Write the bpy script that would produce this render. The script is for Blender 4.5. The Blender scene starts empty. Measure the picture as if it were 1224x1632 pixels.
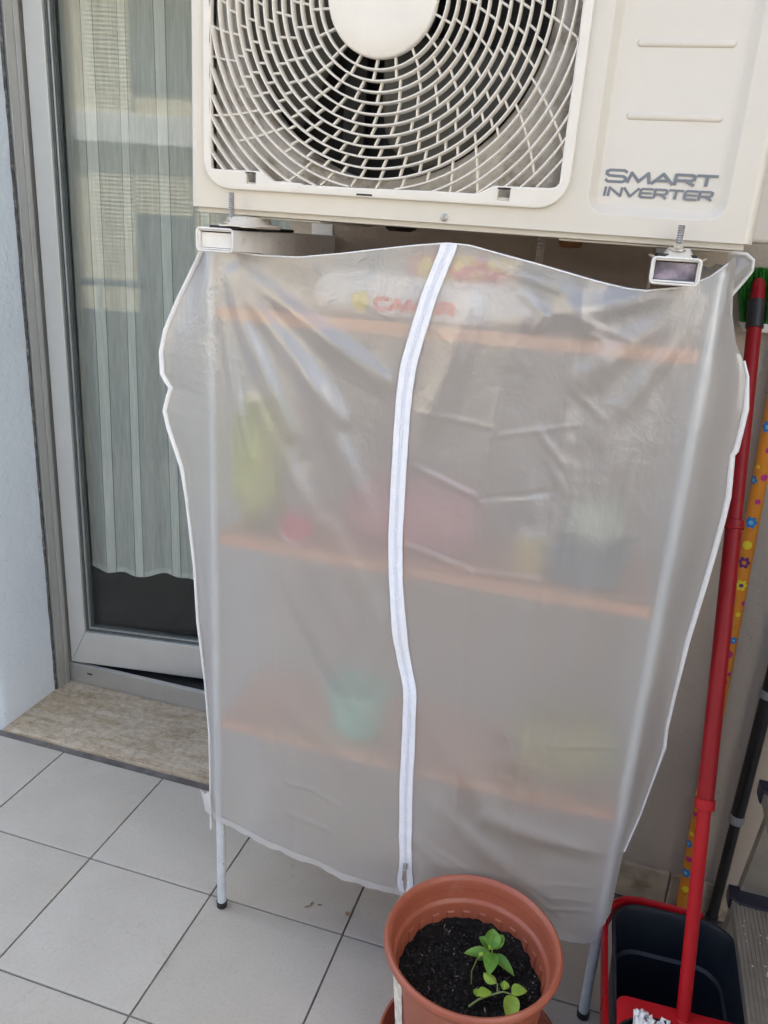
import bpy, bmesh, math, random
from mathutils import Vector, Matrix, noise
R = math.radians
PI = math.pi
random.seed(7)
scene = bpy.context.scene
C = scene.collection

# ------------------------------------------------------------------ camera
def make_camera():
    yaw, pit, rol = R(-15.947), R(18.968), R(3.573)
    fwd = Vector((math.sin(yaw)*math.cos(pit), math.cos(yaw)*math.cos(pit), -math.sin(pit)))
    right = Vector((math.cos(yaw), -math.sin(yaw), 0))
    up = right.cross(fwd)
    c, s = math.cos(rol), math.sin(rol)
    r2 = c*right + s*up
    u2 = -s*right + c*up
    m = Matrix((r2, u2, -fwd)).transposed().to_4x4()
    m.translation = Vector((1.4207, -1.3520, 1.5045))
    cd = bpy.data.cameras.new('camera')
    cd.sensor_fit = 'VERTICAL'; cd.sensor_height = 24.0
    cd.lens = 24.0*1284.95/1632.0
    cd.clip_start = 0.02; cd.clip_end = 400
    o = bpy.data.objects.new('camera', cd); C.objects.link(o)
    o.matrix_world = m
    scene.camera = o
make_camera()

# ------------------------------------------------------------------ sky and sun
SUN_EL, SUN_AZ = 50.0, -50.0     # the sun stands behind the house: the balcony is in shade
w = bpy.data.worlds.new('World'); scene.world = w; w.use_nodes = True
nt = w.node_tree
sky = nt.nodes.new('ShaderNodeTexSky'); sky.sky_type = 'NISHITA'; sky.sun_disc = False
sky.air_density = 0.85; sky.dust_density = 3.2; sky.ozone_density = 0.0
sky.sun_elevation = R(SUN_EL); sky.sun_rotation = R(SUN_AZ)
bg = nt.nodes['Background']; bg.inputs['Strength'].default_value = 0.15
nt.links.new(sky.outputs[0], bg.inputs[0])
sl = bpy.data.lights.new('sun', 'SUN'); sl.energy = 5.0; sl.angle = R(0.5); sl.color = (1.0, 0.94, 0.85)
so = bpy.data.objects.new('sun', sl); C.objects.link(so)
so.rotation_euler = (-R(90-SUN_EL), 0, -R(SUN_AZ)); so.location = (0, 4, 12)
scene.view_settings.view_transform = 'Standard'
scene.view_settings.look = 'None'
scene.view_settings.gamma = 1.0
scene.view_settings.use_curve_mapping = False
scene.view_settings.exposure = 1.7
try:
    scene.cycles.use_denoising = True
    scene.cycles.max_bounces = 14
    scene.cycles.diffuse_bounces = 6
    scene.cycles.transmission_bounces = 10
    scene.cycles.transparent_max_bounces = 16
    scene.cycles.sample_clamp_indirect = 8
except Exception:
    pass

# ------------------------------------------------------------------ helpers
def tag(o, label=None, cat=None, group=None, kind=None):
    if label: o['label'] = label
    if cat: o['category'] = cat
    if group: o['group'] = group
    if kind: o['kind'] = kind
    return o

def thing(name, label, cat, loc=(0, 0, 0), rot=(0, 0, 0), group=None):
    o = bpy.data.objects.new(name, None); C.objects.link(o)
    o.location = loc; o.rotation_euler = rot
    o.empty_display_size = 0.05
    return tag(o, label, cat, group)

def link_mesh(name, me, m, parent=None, smooth=False):
    o = bpy.data.objects.new(name, me); C.objects.link(o)
    if m is not None:
        for mm in (m if isinstance(m, (list, tuple)) else [m]):
            me.materials.append(mm)
    if parent is not None: o.parent = parent
    if smooth:
        me.polygons.foreach_set('use_smooth', [True]*len(me.polygons))
    return o

def bevel(o, wdt=0.002, seg=2, ang=35):
    md = o.modifiers.new('bevel', 'BEVEL'); md.width = wdt; md.segments = seg
    md.limit_method = 'ANGLE'; md.angle_limit = R(ang); md.harden_normals = False
    return o

def autosmooth(o, ang=40):
    me = o.data
    me.polygons.foreach_set('use_smooth', [True]*len(me.polygons))
    me.set_sharp_from_angle(angle=R(ang))
    return o

class MB:
    def __init__(s): s.v = []; s.f = []; s.mi = []
    def add(s, vs, fs, mi=0):
        n = len(s.v); s.v += [tuple(x) for x in vs]
        s.f += [tuple(i+n for i in f) for f in fs]; s.mi += [mi]*len(fs)
    def box(s, a, b, mi=0):
        x0, y0, z0 = a; x1, y1, z1 = b
        s.add([(x0,y0,z0),(x1,y0,z0),(x1,y1,z0),(x0,y1,z0),(x0,y0,z1),(x1,y0,z1),(x1,y1,z1),(x0,y1,z1)],
              [(0,3,2,1),(4,5,6,7),(0,1,5,4),(1,2,6,5),(2,3,7,6),(3,0,4,7)], mi)
    def loft(s, loops, close=True, cap0=False, cap1=False, mi=0):
        n = len(loops[0]); vs = [p for l in loops for p in l]; fs = []
        for k in range(len(loops)-1):
            for i in range(n if close else n-1):
                j = (i+1) % n
                fs.append((k*n+i, k*n+j, (k+1)*n+j, (k+1)*n+i))
        if cap0: fs.append(tuple(reversed(range(n))))
        if cap1: fs.append(tuple((len(loops)-1)*n+i for i in range(n)))
        s.add(vs, fs, mi)
    def tube(s, pts, r, n=12, caps=True, mi=0, closed=False, flat=None):
        pts = [Vector(p) for p in pts]; m = len(pts)
        rr = r if isinstance(r, (list, tuple)) else [r]*m
        loops = []; prev = None
        for i, p in enumerate(pts):
            if closed: t = (pts[(i+1) % m]-pts[i-1]).normalized()
            else: t = (pts[min(i+1, m-1)]-pts[max(i-1, 0)]).normalized()
            if prev is None:
                a = Vector((0, 0, 1)) if abs(t.z) < .9 else Vector((1, 0, 0))
                u = t.cross(a).normalized()
            else:
                u = (prev - t*prev.dot(t))
                u = u.normalized() if u.length > 1e-6 else t.orthogonal().normalized()
            prev = u; v = t.cross(u)
            k = flat or 1.0
            loops.append([p+u*math.cos(2*PI*j/n)*rr[i]+v*math.sin(2*PI*j/n)*rr[i]*k for j in range(n)])
        if closed: loops.append(loops[0])
        s.loft(loops, True, caps and not closed, caps and not closed, mi)
    def lathe(s, prof, n=48, c=(0, 0, 0), mi=0):
        loops = [[(c[0]+r*math.cos(2*PI*j/n), c[1]+r*math.sin(2*PI*j/n), c[2]+z) for j in range(n)] for r, z in prof]
        s.loft(loops, True, False, False, mi)
    def disc(s, c, r, n=32, nz=1, mi=0):
        s.add([(c[0]+r*math.cos(2*PI*j/n), c[1]+r*math.sin(2*PI*j/n), c[2]) for j in range(n)], [tuple(range(n)) if nz > 0 else tuple(reversed(range(n)))], mi)
    def build(s, name, m, parent=None, smooth=None, bev=0, seg=2):
        me = bpy.data.meshes.new(name)
        me.from_pydata([tuple(v) for v in s.v], [], s.f); me.update()
        o = link_mesh(name, me, m, parent)
        if len(set(s.mi)) > 1: me.polygons.foreach_set('material_index', s.mi)
        bm = bmesh.new(); bm.from_mesh(me)
        bmesh.ops.recalc_face_normals(bm, faces=bm.faces); bm.to_mesh(me); bm.free()
        if bev: bevel(o, bev, seg)
        if smooth: autosmooth(o, smooth)
        return o

def rrect(x0, x1, z0, z1, r, n=6):
    pts = []
    for cx, cz, a0 in ((x1-r, z1-r, 0), (x0+r, z1-r, 90), (x0+r, z0+r, 180), (x1-r, z0+r, 270)):
        for k in range(n+1):
            a = R(a0+90*k/n); pts.append((cx+r*math.cos(a), cz+r*math.sin(a)))
    return pts

def plate(name, loops, t, m, parent, bev=0.0, axis='y', off=0.0, res=2):
    """flat plate with holes: loops in (x,z), thickness t, front face at y=off (towards -y)"""
    cu = bpy.data.curves.new(name, 'CURVE'); cu.dimensions = '2D'; cu.fill_mode = 'BOTH'
    cu.extrude = t/2-bev; cu.bevel_depth = bev; cu.bevel_resolution = res
    cu.offset = -bev
    for lp in loops:
        sp = cu.splines.new('POLY'); sp.points.add(len(lp)-1); sp.use_cyclic_u = True
        for p, q in zip(sp.points, lp): p.co = (q[0], q[1], 0, 1)
    tmp = bpy.data.objects.new('tmp', cu); C.objects.link(tmp)
    dg = bpy.context.evaluated_depsgraph_get()
    me = bpy.data.meshes.new_from_object(tmp.evaluated_get(dg))
    bpy.data.objects.remove(tmp); bpy.data.curves.remove(cu)
    me.materials.clear(); me.name = name
    me.transform(Matrix.Translation((0, off+t/2, 0)) @ Matrix.Rotation(R(90), 4, 'X'))
    bm = bmesh.new(); bm.from_mesh(me)
    bmesh.ops.remove_doubles(bm, verts=bm.verts, dist=1e-6)
    bmesh.ops.recalc_face_normals(bm, faces=bm.faces); bm.to_mesh(me); bm.free()
    return autosmooth(link_mesh(name, me, m, parent), 30)

def text_mesh(name, body, width, height, m, parent, shear=0.0, bold=0.0, depth=0.0004, spacing=1.0):
    cu = bpy.data.curves.new(name, 'FONT'); cu.body = body; cu.shear = shear; cu.offset = bold
    cu.extrude = 0.0; cu.space_character = spacing
    tmp = bpy.data.objects.new('tmp', cu); C.objects.link(tmp)
    dg = bpy.context.evaluated_depsgraph_get()
    me = bpy.data.meshes.new_from_object(tmp.evaluated_get(dg))
    bpy.data.objects.remove(tmp); bpy.data.curves.remove(cu)
    xs = [v.co.x for v in me.vertices]; ys = [v.co.y for v in me.vertices]
    x0, x1, y0, y1 = min(xs), max(xs), min(ys), max(ys)
    for v in me.vertices:
        v.co = ((v.co.x-x0)/(x1-x0)*width, 0, (v.co.y-y0)/(y1-y0)*height)
    me.materials.clear()
    return link_mesh(name, me, m, parent)

def copy_piece(o, parent=None):
    c = o.copy(); C.objects.link(c)
    if parent is not None: c.parent = parent
    for ch in list(o.children): copy_piece(ch, c)
    return c

def lerp(a, b, t): return a+(b-a)*t
def sm(t):
    t = max(0.0, min(1.0, t)); return t*t*(3-2*t)
def table(tb):
    tb = sorted(tb)
    ks = [k for k, _ in tb]; vs = [v for _, v in tb]
    import bisect
    def f(x):
        if x <= ks[0]: return vs[0]
        if x >= ks[-1]: return vs[-1]
        i = bisect.bisect_right(ks, x)-1
        return lerp(vs[i], vs[i+1], (x-ks[i])/(ks[i+1]-ks[i]))
    return f

# ------------------------------------------------------------------ materials
class NT:
    def __init__(s, name):
        s.m = bpy.data.materials.new(name); s.m.use_nodes = True
        s.t = s.m.node_tree; s.n = s.t.nodes
        s.b = s.n['Principled BSDF']; s.out = s.n['Material Output']
        s.tc = s.n.new('ShaderNodeTexCoord')
    def link(s, a, b): s.t.links.new(a, b)
    def mapping(s, scale=(1, 1, 1), src='Object', rot=(0, 0, 0)):
        mp = s.n.new('ShaderNodeMapping'); mp.inputs['Scale'].default_value = scale; mp.inputs['Rotation'].default_value = rot
        s.link(s.tc.outputs[src], mp.inputs[0]); return mp.outputs[0]
    def noise(s, scale, detail=4, rough=.55, vec=None, dist=0.0):
        x = s.n.new('ShaderNodeTexNoise'); x.inputs['Scale'].default_value = scale
        x.inputs['Detail'].default_value = detail; x.inputs['Roughness'].default_value = rough
        x.inputs['Distortion'].default_value = dist
        s.link(vec if vec is not None else s.tc.outputs['Object'], x.inputs['Vector']); return x.outputs['Fac']
    def ramp(s, fac, stops):
        x = s.n.new('ShaderNodeValToRGB'); e = x.color_ramp.elements
        while len(e) < len(stops): e.new(.5)
        for k, (p, c) in zip(e, stops):
            k.position = p; k.color = (*c, 1) if len(c) == 3 else c
        s.link(fac, x.inputs[0]); return x.outputs[0]
    def mix(s, fac, a, b, mode='MIX'):
        x = s.n.new('ShaderNodeMix'); x.data_type = 'RGBA'; x.blend_type = mode
        for v, i in ((fac, 0), (a, 6), (b, 7)):
            if hasattr(v, 'is_linked'): s.link(v, x.inputs[i])
            else: x.inputs[i].default_value = v if i == 0 else (*v, 1)
        return x.outputs[2]
    def math(s, op, a, b=0.0):
        x = s.n.new('ShaderNodeMath'); x.operation = op
        for i, v in enumerate((a, b)):
            if hasattr(v, 'is_linked'): s.link(v, x.inputs[i])
            else: x.inputs[i].default_value = v
        return x.outputs[0]
    def bump(s, h, strength=.3, dist=.002, target=None):
        x = s.n.new('ShaderNodeBump'); x.inputs['Strength'].default_value = strength; x.inputs['Distance'].default_value = dist
        s.link(h, x.inputs['Height'])
        s.link(x.outputs[0], (target or s.b).inputs['Normal']); return x.outputs[0]
    def set(s, **k):
        names = dict(col='Base Color', rough='Roughness', metal='Metallic', spec='Specular IOR Level', coat='Coat Weight', sss='Subsurface Weight', trans='Transmission Weight', ior='IOR', alpha='Alpha', coatr='Coat Roughness')
        for q, v in k.items():
            i = s.b.inputs[names[q]]
            if hasattr(v, 'is_linked'): s.link(v, i)
            elif q == 'col': i.default_value = (*v, 1)
            else: i.default_value = v
        return s

def simple(name, col, rough=.5, metal=0.0, var=.12, nscale=30, bump=.0, bscale=200, coat=0.0, spec=.5, dirt=None, rv=.1):
    q = NT(name)
    n = q.noise(nscale, 5, .6)
    lo = tuple(c*(1-var) for c in col); hi = tuple(min(1, c*(1+var)) for c in col)
    c = q.ramp(n, [(.3, lo), (.7, hi)])
    if dirt:
        n2 = q.noise(dirt[1], 6, .7)
        msk = q.ramp(n2, [(dirt[2], (0, 0, 0)), (dirt[2]+.12, (1, 1, 1))])
        c = q.mix(q.math('MULTIPLY', msk, dirt[3]), c, dirt[0])
    q.set(col=c, metal=metal, coat=coat, spec=spec)
    r = q.n.new('ShaderNodeMapRange'); r.inputs['To Min'].default_value = max(.02, rough-rv); r.inputs['To Max'].default_value = min(1, rough+rv)
    q.link(q.noise(nscale*1.7, 4), r.inputs[0]); q.set(rough=r.outputs[0])
    if bump: q.bump(q.noise(bscale, 3), bump, .001)
    return q.m

M = {}
def plaster(name, col, stain, amt):
    q = NT(name)
    big = q.noise(2.2, 6, .65); fine = q.noise(55, 6, .7)
    c = q.ramp(big, [(.3, tuple(x*.93 for x in col)), (.7, col)])
    msk = q.ramp(q.noise(5.5, 9, .75, dist=.4), [(.6, (0, 0, 0)), (.78, (1, 1, 1))])
    c = q.mix(q.math('MULTIPLY', msk, amt), c, stain)
    # small specks and chips of the worn paint
    sp = q.ramp(q.noise(120, 2, .5), [(.71, (0, 0, 0)), (.76, (1, 1, 1))])
    c = q.mix(q.math('MULTIPLY', sp, .5), c, tuple(x*.45 for x in stain))
    q.set(col=c, rough=.88, spec=.25)
    h = q.math('ADD', q.math('MULTIPLY', q.noise(28, 5, .6), 1.2), q.math('MULTIPLY', fine, .6))
    q.bump(h, .8, .005)
    return q.m
M['plaster_sky_tint'] = plaster('sky_tinted_white_plaster', (.80, .88, .95), (.42, .40, .36), .35)  # white paint with the blue of the sky light mixed into its colour
M['plaster_beige'] = plaster('beige_plaster', (.48, .415, .335), (.33, .27, .21), .55)
M['ceiling'] = plaster('ceiling_paint', (.8, .79, .76), (.6, .58, .52), .3)

def tile_mat():
    q = NT('floor_tile')
    oi = q.n.new('ShaderNodeObjectInfo')
    va = q.n.new('ShaderNodeVectorMath'); va.operation = 'ADD'
    sc = q.n.new('ShaderNodeVectorMath'); sc.operation = 'SCALE'; sc.inputs['Scale'].default_value = 37.0
    cb = q.n.new('ShaderNodeCombineXYZ'); q.link(oi.outputs['Random'], cb.inputs[0]); q.link(oi.outputs['Random'], cb.inputs[1])
    q.link(cb.outputs[0], sc.inputs[0]); q.link(q.tc.outputs['Object'], va.inputs[0]); q.link(sc.outputs[0], va.inputs[1])
    v = va.outputs[0]
    a = q.ramp(q.noise(7, 6, .65, v), [(.3, (.525, .49, .415)), (.7, (.575, .54, .465))])
    sp = q.ramp(q.noise(150, 2, .5, v), [(.33, (.93, .925, .92)), (.5, (1, 1, 1))])
    c = q.mix(1.0, a, sp, 'MULTIPLY')
    spk = q.ramp(q.noise(300, 1, .5, v), [(.72, (0, 0, 0)), (.77, (1, 1, 1))])
    c = q.mix(q.math('MULTIPLY', spk, .55), c, (.25, .235, .21))
    d = q.ramp(q.noise(4.0, 8, .78, v, .6), [(.6, (0, 0, 0)), (.72, (1, 1, 1))])
    c = q.mix(q.math('MULTIPLY', d, .6), c, (.34, .295, .235))
    sc2 = q.ramp(q.noise(26, 3, .5, v, 2.5), [(.66, (0, 0, 0)), (.70, (1, 1, 1))])
    c = q.mix(q.math('MULTIPLY', sc2, .16), c, (.24, .22, .19))
    lg = q.ramp(q.noise(1.6, 4, .6, v, .8), [(.35, (.90, .89, .87)), (.65, (1, 1, 1))])
    c = q.mix(1.0, c, lg, 'MULTIPLY')
    tint = q.ramp(oi.outputs['Random'], [(0, (.96, .96, .95)), (1, (1.0, 1.0, 1.0))])
    c = q.mix(1.0, c, tint, 'MULTIPLY')
    r = q.ramp(q.noise(9, 6, .7, v), [(.3, (.36, .36, .36)), (.7, (.52, .52, .52))])
    q.set(col=c, rough=r, spec=.45)
    q.bump(q.noise(190, 3, .6, v), .12, .0006)
    return q.m
M['tile'] = tile_mat()
M['grout'] = simple('grout', (.17, .155, .14), .9, var=.45, nscale=18, bump=.3, dirt=((.07, .062, .055), 9, .5, .7))
def travertine():
    q = NT('travertine')
    v = q.mapping((2.2, 11, 11))
    n = q.noise(2.6, 10, .74, v, .45)
    c = q.ramp(n, [(.30, (.40, .30, .18)), (.44, (.51, .41, .275)), (.52, (.58, .48, .34)), (.60, (.655, .57, .435)), (.72, (.54, .44, .30))])
    vn = q.noise(5.5, 5, .6, q.mapping((1.2, 7, 7)), 1.6)
    c = q.mix(q.math('MULTIPLY', q.ramp(vn, [(.47, (0, 0, 0)), (.50, (1, 1, 1)), (.53, (0, 0, 0))]), .5), c, (.74, .68, .57))
    n2 = q.noise(42, 6, .75)
    c = q.mix(1.0, c, q.ramp(n2, [(.32, (.66, .64, .62)), (.55, (1, 1, 1))]), 'MULTIPLY')
    pit = q.ramp(q.noise(90, 2, .5, q.mapping((1, 2.4, 2.4))), [(.70, (0, 0, 0)), (.75, (1, 1, 1))])
    c = q.mix(q.math('MULTIPLY', pit, .7), c, (.14, .115, .085))
    q.set(col=c, rough=.62, spec=.3)
    q.bump(q.math('SUBTRACT', n2, pit), .35, .0015)
    return q.m
M['travertine'] = travertine()
M['skirting'] = simple('skirting_stone', (.40, .335, .25), .8, var=.3, nscale=14, bump=.3, bscale=90, dirt=((.2, .16, .11), 12, .55, .6))
M['aluminium'] = simple('anodised_aluminium', (.53, .53, .51), .38, .55, var=.05, nscale=12, rv=.06, spec=.5)
M['aluminium_pale'] = simple('pale_aluminium', (.68, .675, .64), .42, .35, var=.04, nscale=10, rv=.06)
M['rubber'] = simple('black_rubber', (.018, .018, .018), .6, var=.3)
M['gasket'] = simple('grey_gasket', (.10, .115, .11), .5, var=.2)
M['sealant'] = simple('old_sealant', (.10, .098, .095), .75, var=.6, nscale=60, bump=.4, dirt=((.4, .39, .37), 30, .55, .8))
def glass_mat():
    m = bpy.data.materials.new('window_glass'); m.use_nodes = True
    t = m.node_tree; n = t.nodes; n.remove(n['Principled BSDF'])
    tr = n.new('ShaderNodeBsdfTransparent'); tr.inputs[0].default_value = (.95, .97, .955, 1)
    gl = n.new('ShaderNodeBsdfGlossy'); gl.inputs['Roughness'].default_value = 0.018
    fr = n.new('ShaderNodeFresnel'); fr.inputs['IOR'].default_value = 1.62
    geo = n.new('ShaderNodeNewGeometry')
    # the same reflectance from both faces of the thin pane
    fi = n.new('ShaderNodeMix'); fi.data_type = 'FLOAT'; fi.inputs[2].default_value = 1.50; fi.inputs[3].default_value = 1/1.50
    t.links.new(geo.outputs['Backfacing'], fi.inputs[0]); t.links.new(fi.outputs[0], fr.inputs['IOR'])
    mx = n.new('ShaderNodeMixShader')
    t.links.new(fr.outputs[0], mx.inputs[0]); t.links.new(tr.outputs[0], mx.inputs[1]); t.links.new(gl.outputs[0], mx.inputs[2])
    t.links.new(mx.outputs[0], n['Material Output'].inputs[0])
    return m
M['glass'] = glass_mat()
def sheer(name, col, opaque, weave=True):
    m = bpy.data.materials.new(name); m.use_nodes = True
    t = m.node_tree; n = t.nodes; n.remove(n['Principled BSDF'])
    df = n.new('ShaderNodeBsdfDiffuse'); tl = n.new('ShaderNodeBsdfTranslucent'); tr = n.new('ShaderNodeBsdfTransparent')
    df.inputs[0].default_value = (*col, 1); tl.inputs[0].default_value = (*col, 1)
    a = n.new('ShaderNodeMixShader'); a.inputs[0].default_value = .35
    t.links.new(df.outputs[0], a.inputs[1]); t.links.new(tl.outputs[0], a.inputs[2])
    b = n.new('ShaderNodeMixShader')
    tc = n.new('ShaderNodeTexCoord')
    mp = n.new('ShaderNodeMapping'); mp.inputs['Scale'].default_value = (60, 60, 4)
    ns = n.new('ShaderNodeTexNoise'); ns.inputs['Scale'].default_value = 3.0; ns.inputs['Detail'].default_value = 6
    t.links.new(tc.outputs['Object'], mp.inputs[0]); t.links.new(mp.outputs[0], ns.inputs['Vector'])
    mr = n.new('ShaderNodeMapRange'); mr.inputs['From Min'].default_value = .25; mr.inputs['From Max'].default_value = .75
    mr.inputs['To Min'].default_value = max(0, opaque-.12); mr.inputs['To Max'].default_value = min(1, opaque+.12)
    t.links.new(ns.outputs['Fac'], mr.inputs[0])
    t.links.new(mr.outputs[0], b.inputs[0]); t.links.new(tr.outputs[0], b.inputs[1]); t.links.new(a.outputs[0], b.inputs[2])
    t.links.new(b.outputs[0], n['Material Output'].inputs[0])
    return m
M['sheer'] = sheer('sheer_voile', (.95, .95, .90), .76)
M['sheer_band'] = sheer('woven_band', (.95, .95, .91), .88)
M['sheer_edge'] = sheer('band_edge_thread', (.20, .22, .21), .55)

M['ac'] = simple('cream_enamel', (.645, .60, .52), .34, var=.025, nscale=6, rv=.05, coat=.15, dirt=((.5, .43, .34), 7, .66, .10))
M['ac_plastic'] = simple('white_abs_grille', (.73, .69, .615), .42, var=.03, nscale=18, rv=.05, dirt=((.45, .38, .3), 16, .62, .22))
M['ac_shroud'] = simple('weathered_shroud', (.60, .56, .51), .65, var=.18, nscale=22, dirt=((.27, .215, .16), 16, .5, .75))
M['ac_dark'] = simple('dark_cavity_paint', (.035, .032, .028), .7, var=.4)
M['fan_grey'] = simple('grey_fan_plastic', (.085, .08, .064), .5, var=.15, nscale=12)
M['logo'] = simple('grey_logo_print', (.17, .185, .205), .5, var=.04)
M['zinc'] = simple('zinc_plated_steel', (.42, .41, .385), .38, .8, var=.2, nscale=60, bump=.15)
M['bracket'] = simple('white_powder_coat', (.76, .74, .70), .45, var=.05, dirt=((.4, .33, .25), 35, .58, .5))
M['film'] = simple('crumpled_clear_wrap', (.30, .25, .31), .16, .0, var=.7, nscale=26, bump=.8, bscale=45, spec=.9)
M['rackmetal'] = simple('galvanised_tube', (.72, .77, .80), .36, .25, var=.10, nscale=40)
M['blackcap'] = simple('black_plastic', (.014, .014, .015), .42, var=.2)
def wood(name, c0, c1):
    q = NT(name)
    v = q.mapping((1.2, 14, 14))
    n = q.noise(5, 6, .6, v, .7)
    q.set(col=q.ramp(n, [(.3, c0), (.7, c1)]), rough=.55)
    q.bump(q.noise(40, 4, .6, v), .1, .001)
    return q.m
M['pine'] = wood('pine_board', (.72, .31, .13), (.82, .42, .19))
M['white_tape'] = simple('white_zip_tape', (.87, .89, .94), .75, var=.04, nscale=120, bump=.5, bscale=900)
M['zip_coil'] = simple('grey_white_zip_coil', (.74, .76, .84), .6, var=.10, nscale=300, bump=.6, bscale=1200)
M['piping'] = simple('white_piping', (.86, .86, .85), .6, var=.05, nscale=150, bump=.3, bscale=400)
def frosted(name='frosted_peva', scatter=.47):
    m = bpy.data.materials.new(name); m.use_nodes = True
    t = m.node_tree; n = t.nodes; n.remove(n['Principled BSDF'])
    tc = n.new('ShaderNodeTexCoord')
    def ns(sc, d, mpscale=None, dist=0):
        x = n.new('ShaderNodeTexNoise'); x.inputs['Scale'].default_value = sc; x.inputs['Detail'].default_value = d; x.inputs['Roughness'].default_value = .6; x.inputs['Distortion'].default_value = dist
        if mpscale:
            mp = n.new('ShaderNodeMapping'); mp.inputs['Scale'].default_value = mpscale
            t.links.new(tc.outputs['Object'], mp.inputs[0]); t.links.new(mp.outputs[0], x.inputs['Vector'])
        else: t.links.new(tc.outputs['Object'], x.inputs['Vector'])
        return x.outputs['Fac']
    h1 = ns(9, 5, (1, 1, .55), 1.2); h2 = ns(34, 5, None, .8)
    ad = n.new('ShaderNodeMath'); ad.operation = 'MULTIPLY_ADD'; ad.inputs[1].default_value = .35
    t.links.new(h2, ad.inputs[0]); t.links.new(h1, ad.inputs[2])
    # fine crinkles: ridged cells stretched and distorted
    vo = n.new('ShaderNodeTexVoronoi'); vo.feature = 'DISTANCE_TO_EDGE'; vo.inputs['Scale'].default_value = 16
    wv = n.new('ShaderNodeTexNoise'); wv.inputs['Scale'].default_value = 7; wv.inputs['Detail'].default_value = 4
    vm = n.new('ShaderNodeMix'); vm.data_type = 'RGBA'; vm.blend_type = 'LINEAR_LIGHT'; vm.inputs[0].default_value = .16
    t.links.new(tc.outputs['Object'], wv.inputs['Vector']); t.links.new(tc.outputs['Object'], vm.inputs[6]); t.links.new(wv.outputs['Color'], vm.inputs[7]); t.links.new(vm.outputs[2], vo.inputs['Vector'])
    cr = n.new('ShaderNodeMapRange'); cr.inputs['From Max'].default_value = .10; cr.inputs['To Min'].default_value = 1; cr.inputs['To Max'].default_value = 0
    t.links.new(vo.outputs['Distance'], cr.inputs[0])
    mk = n.new('ShaderNodeMapRange'); mk.inputs['From Min'].default_value = .45; mk.inputs['From Max'].default_value = .66
    t.links.new(ns(3.2, 3), mk.inputs[0])
    mm = n.new('ShaderNodeMath'); mm.operation = 'MULTIPLY'; t.links.new(cr.outputs[0], mm.inputs[0]); t.links.new(mk.outputs[0], mm.inputs[1])
    a2 = n.new('ShaderNodeMath'); a2.operation = 'MULTIPLY_ADD'; a2.inputs[1].default_value = .11
    t.links.new(mm.outputs[0], a2.inputs[0]); t.links.new(ad.outputs[0], a2.inputs[2]); ad = a2
    bp = n.new('ShaderNodeBump'); bp.inputs['Strength'].default_value = .6; bp.inputs['Distance'].default_value = .006
    t.links.new(ad.outputs[0], bp.inputs['Height'])
    rf = n.new('ShaderNodeBsdfRefraction'); rf.distribution = 'GGX'
    rf.inputs['Color'].default_value = (.97, .965, .95, 1); rf.inputs['Roughness'].default_value = .50; rf.inputs['IOR'].default_value = 1.22
    tl = n.new('ShaderNodeBsdfTranslucent'); tl.inputs[0].default_value = (.93, .92, .90, 1)
    df = n.new('ShaderNodeBsdfDiffuse'); df.inputs[0].default_value = (.88, .87, .85, 1)
    gl = n.new('ShaderNodeBsdfGlossy'); gl.inputs['Roughness'].default_value = .27
    for x in (df, gl): t.links.new(bp.outputs[0], x.inputs['Normal'])
    a = n.new('ShaderNodeMixShader'); a.inputs[0].default_value = .55       # translucent : diffuse
    t.links.new(tl.outputs[0], a.inputs[1]); t.links.new(df.outputs[0], a.inputs[2])
    b = n.new('ShaderNodeMixShader'); b.inputs[0].default_value = scatter       # refracted : scattered
    t.links.new(rf.outputs[0], b.inputs[1]); t.links.new(a.outputs[0], b.inputs[2])
    c = n.new('ShaderNodeMixShader'); c.inputs[0].default_value = .15
    t.links.new(b.outputs[0], c.inputs[1]); t.links.new(gl.outputs[0], c.inputs[2])
    t.links.new(c.outputs[0], n['Material Output'].inputs[0])
    return m
M['frost'] = frosted('frosted_peva', .50)
M['frost_double'] = frosted('folded_frosted_peva', .82)
M['terracotta'] = simple('terracotta_plastic', (.36, .102, .055), .42, var=.05, nscale=15, rv=.05, dirt=((.42, .27, .2), 14, .6, .30))
M['soil'] = simple('dark_potting_soil', (.012, .0105, .0095), .95, var=.6, nscale=120, bump=.9, bscale=160, spec=.1)
M['crumb'] = simple('soil_crumb', (.040, .035, .030), .95, var=.7, nscale=60, spec=.1)
M['perlite'] = simple('pale_soil_bit', (.34, .29, .23), .9, var=.3, nscale=80)
def leafmat(name, a, b):
    q = NT(name)
    c = q.ramp(q.noise(45, 3, .5, q.mapping((1, 1, 1))), [(.35, a), (.65, b)])
    q.set(col=c, rough=.42, spec=.4)
    q.b.inputs['Subsurface Weight'].default_value = .0
    q.bump(q.noise(130, 2), .7, .002)
    tl = q.n.new('ShaderNodeBsdfTranslucent'); q.link(c, tl.inputs[0])
    mx = q.n.new('ShaderNodeMixShader'); mx.inputs[0].default_value = .3
    q.link(q.b.outputs[0], mx.inputs[1]); q.link(tl.outputs[0], mx.inputs[2]); q.link(mx.outputs[0], q.out.inputs[0])
    return q.m
M['leaf'] = leafmat('basil_leaf', (.10, .25, .03), (.20, .40, .065))
M['leaf_pale'] = leafmat('young_basil_leaf', (.30, .48, .04), (.46, .64, .10))
M['stem'] = simple('plant_stem', (.20, .26, .08), .6, var=.2)
M['red'] = simple('red_plastic', (.38, .005, .010), .42, spec=.32, var=.06, nscale=20, rv=.06)
M['red_tube'] = simple('red_painted_tube', (.25, .004, .008), .40, spec=.28, var=.06, nscale=20, rv=.05)
M['darkbucket'] = simple('dark_blue_grey_plastic', (.013, .017, .024), .42, var=.12, nscale=18, rv=.07, dirt=((.07, .07, .07), 24, .66, .35))
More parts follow.
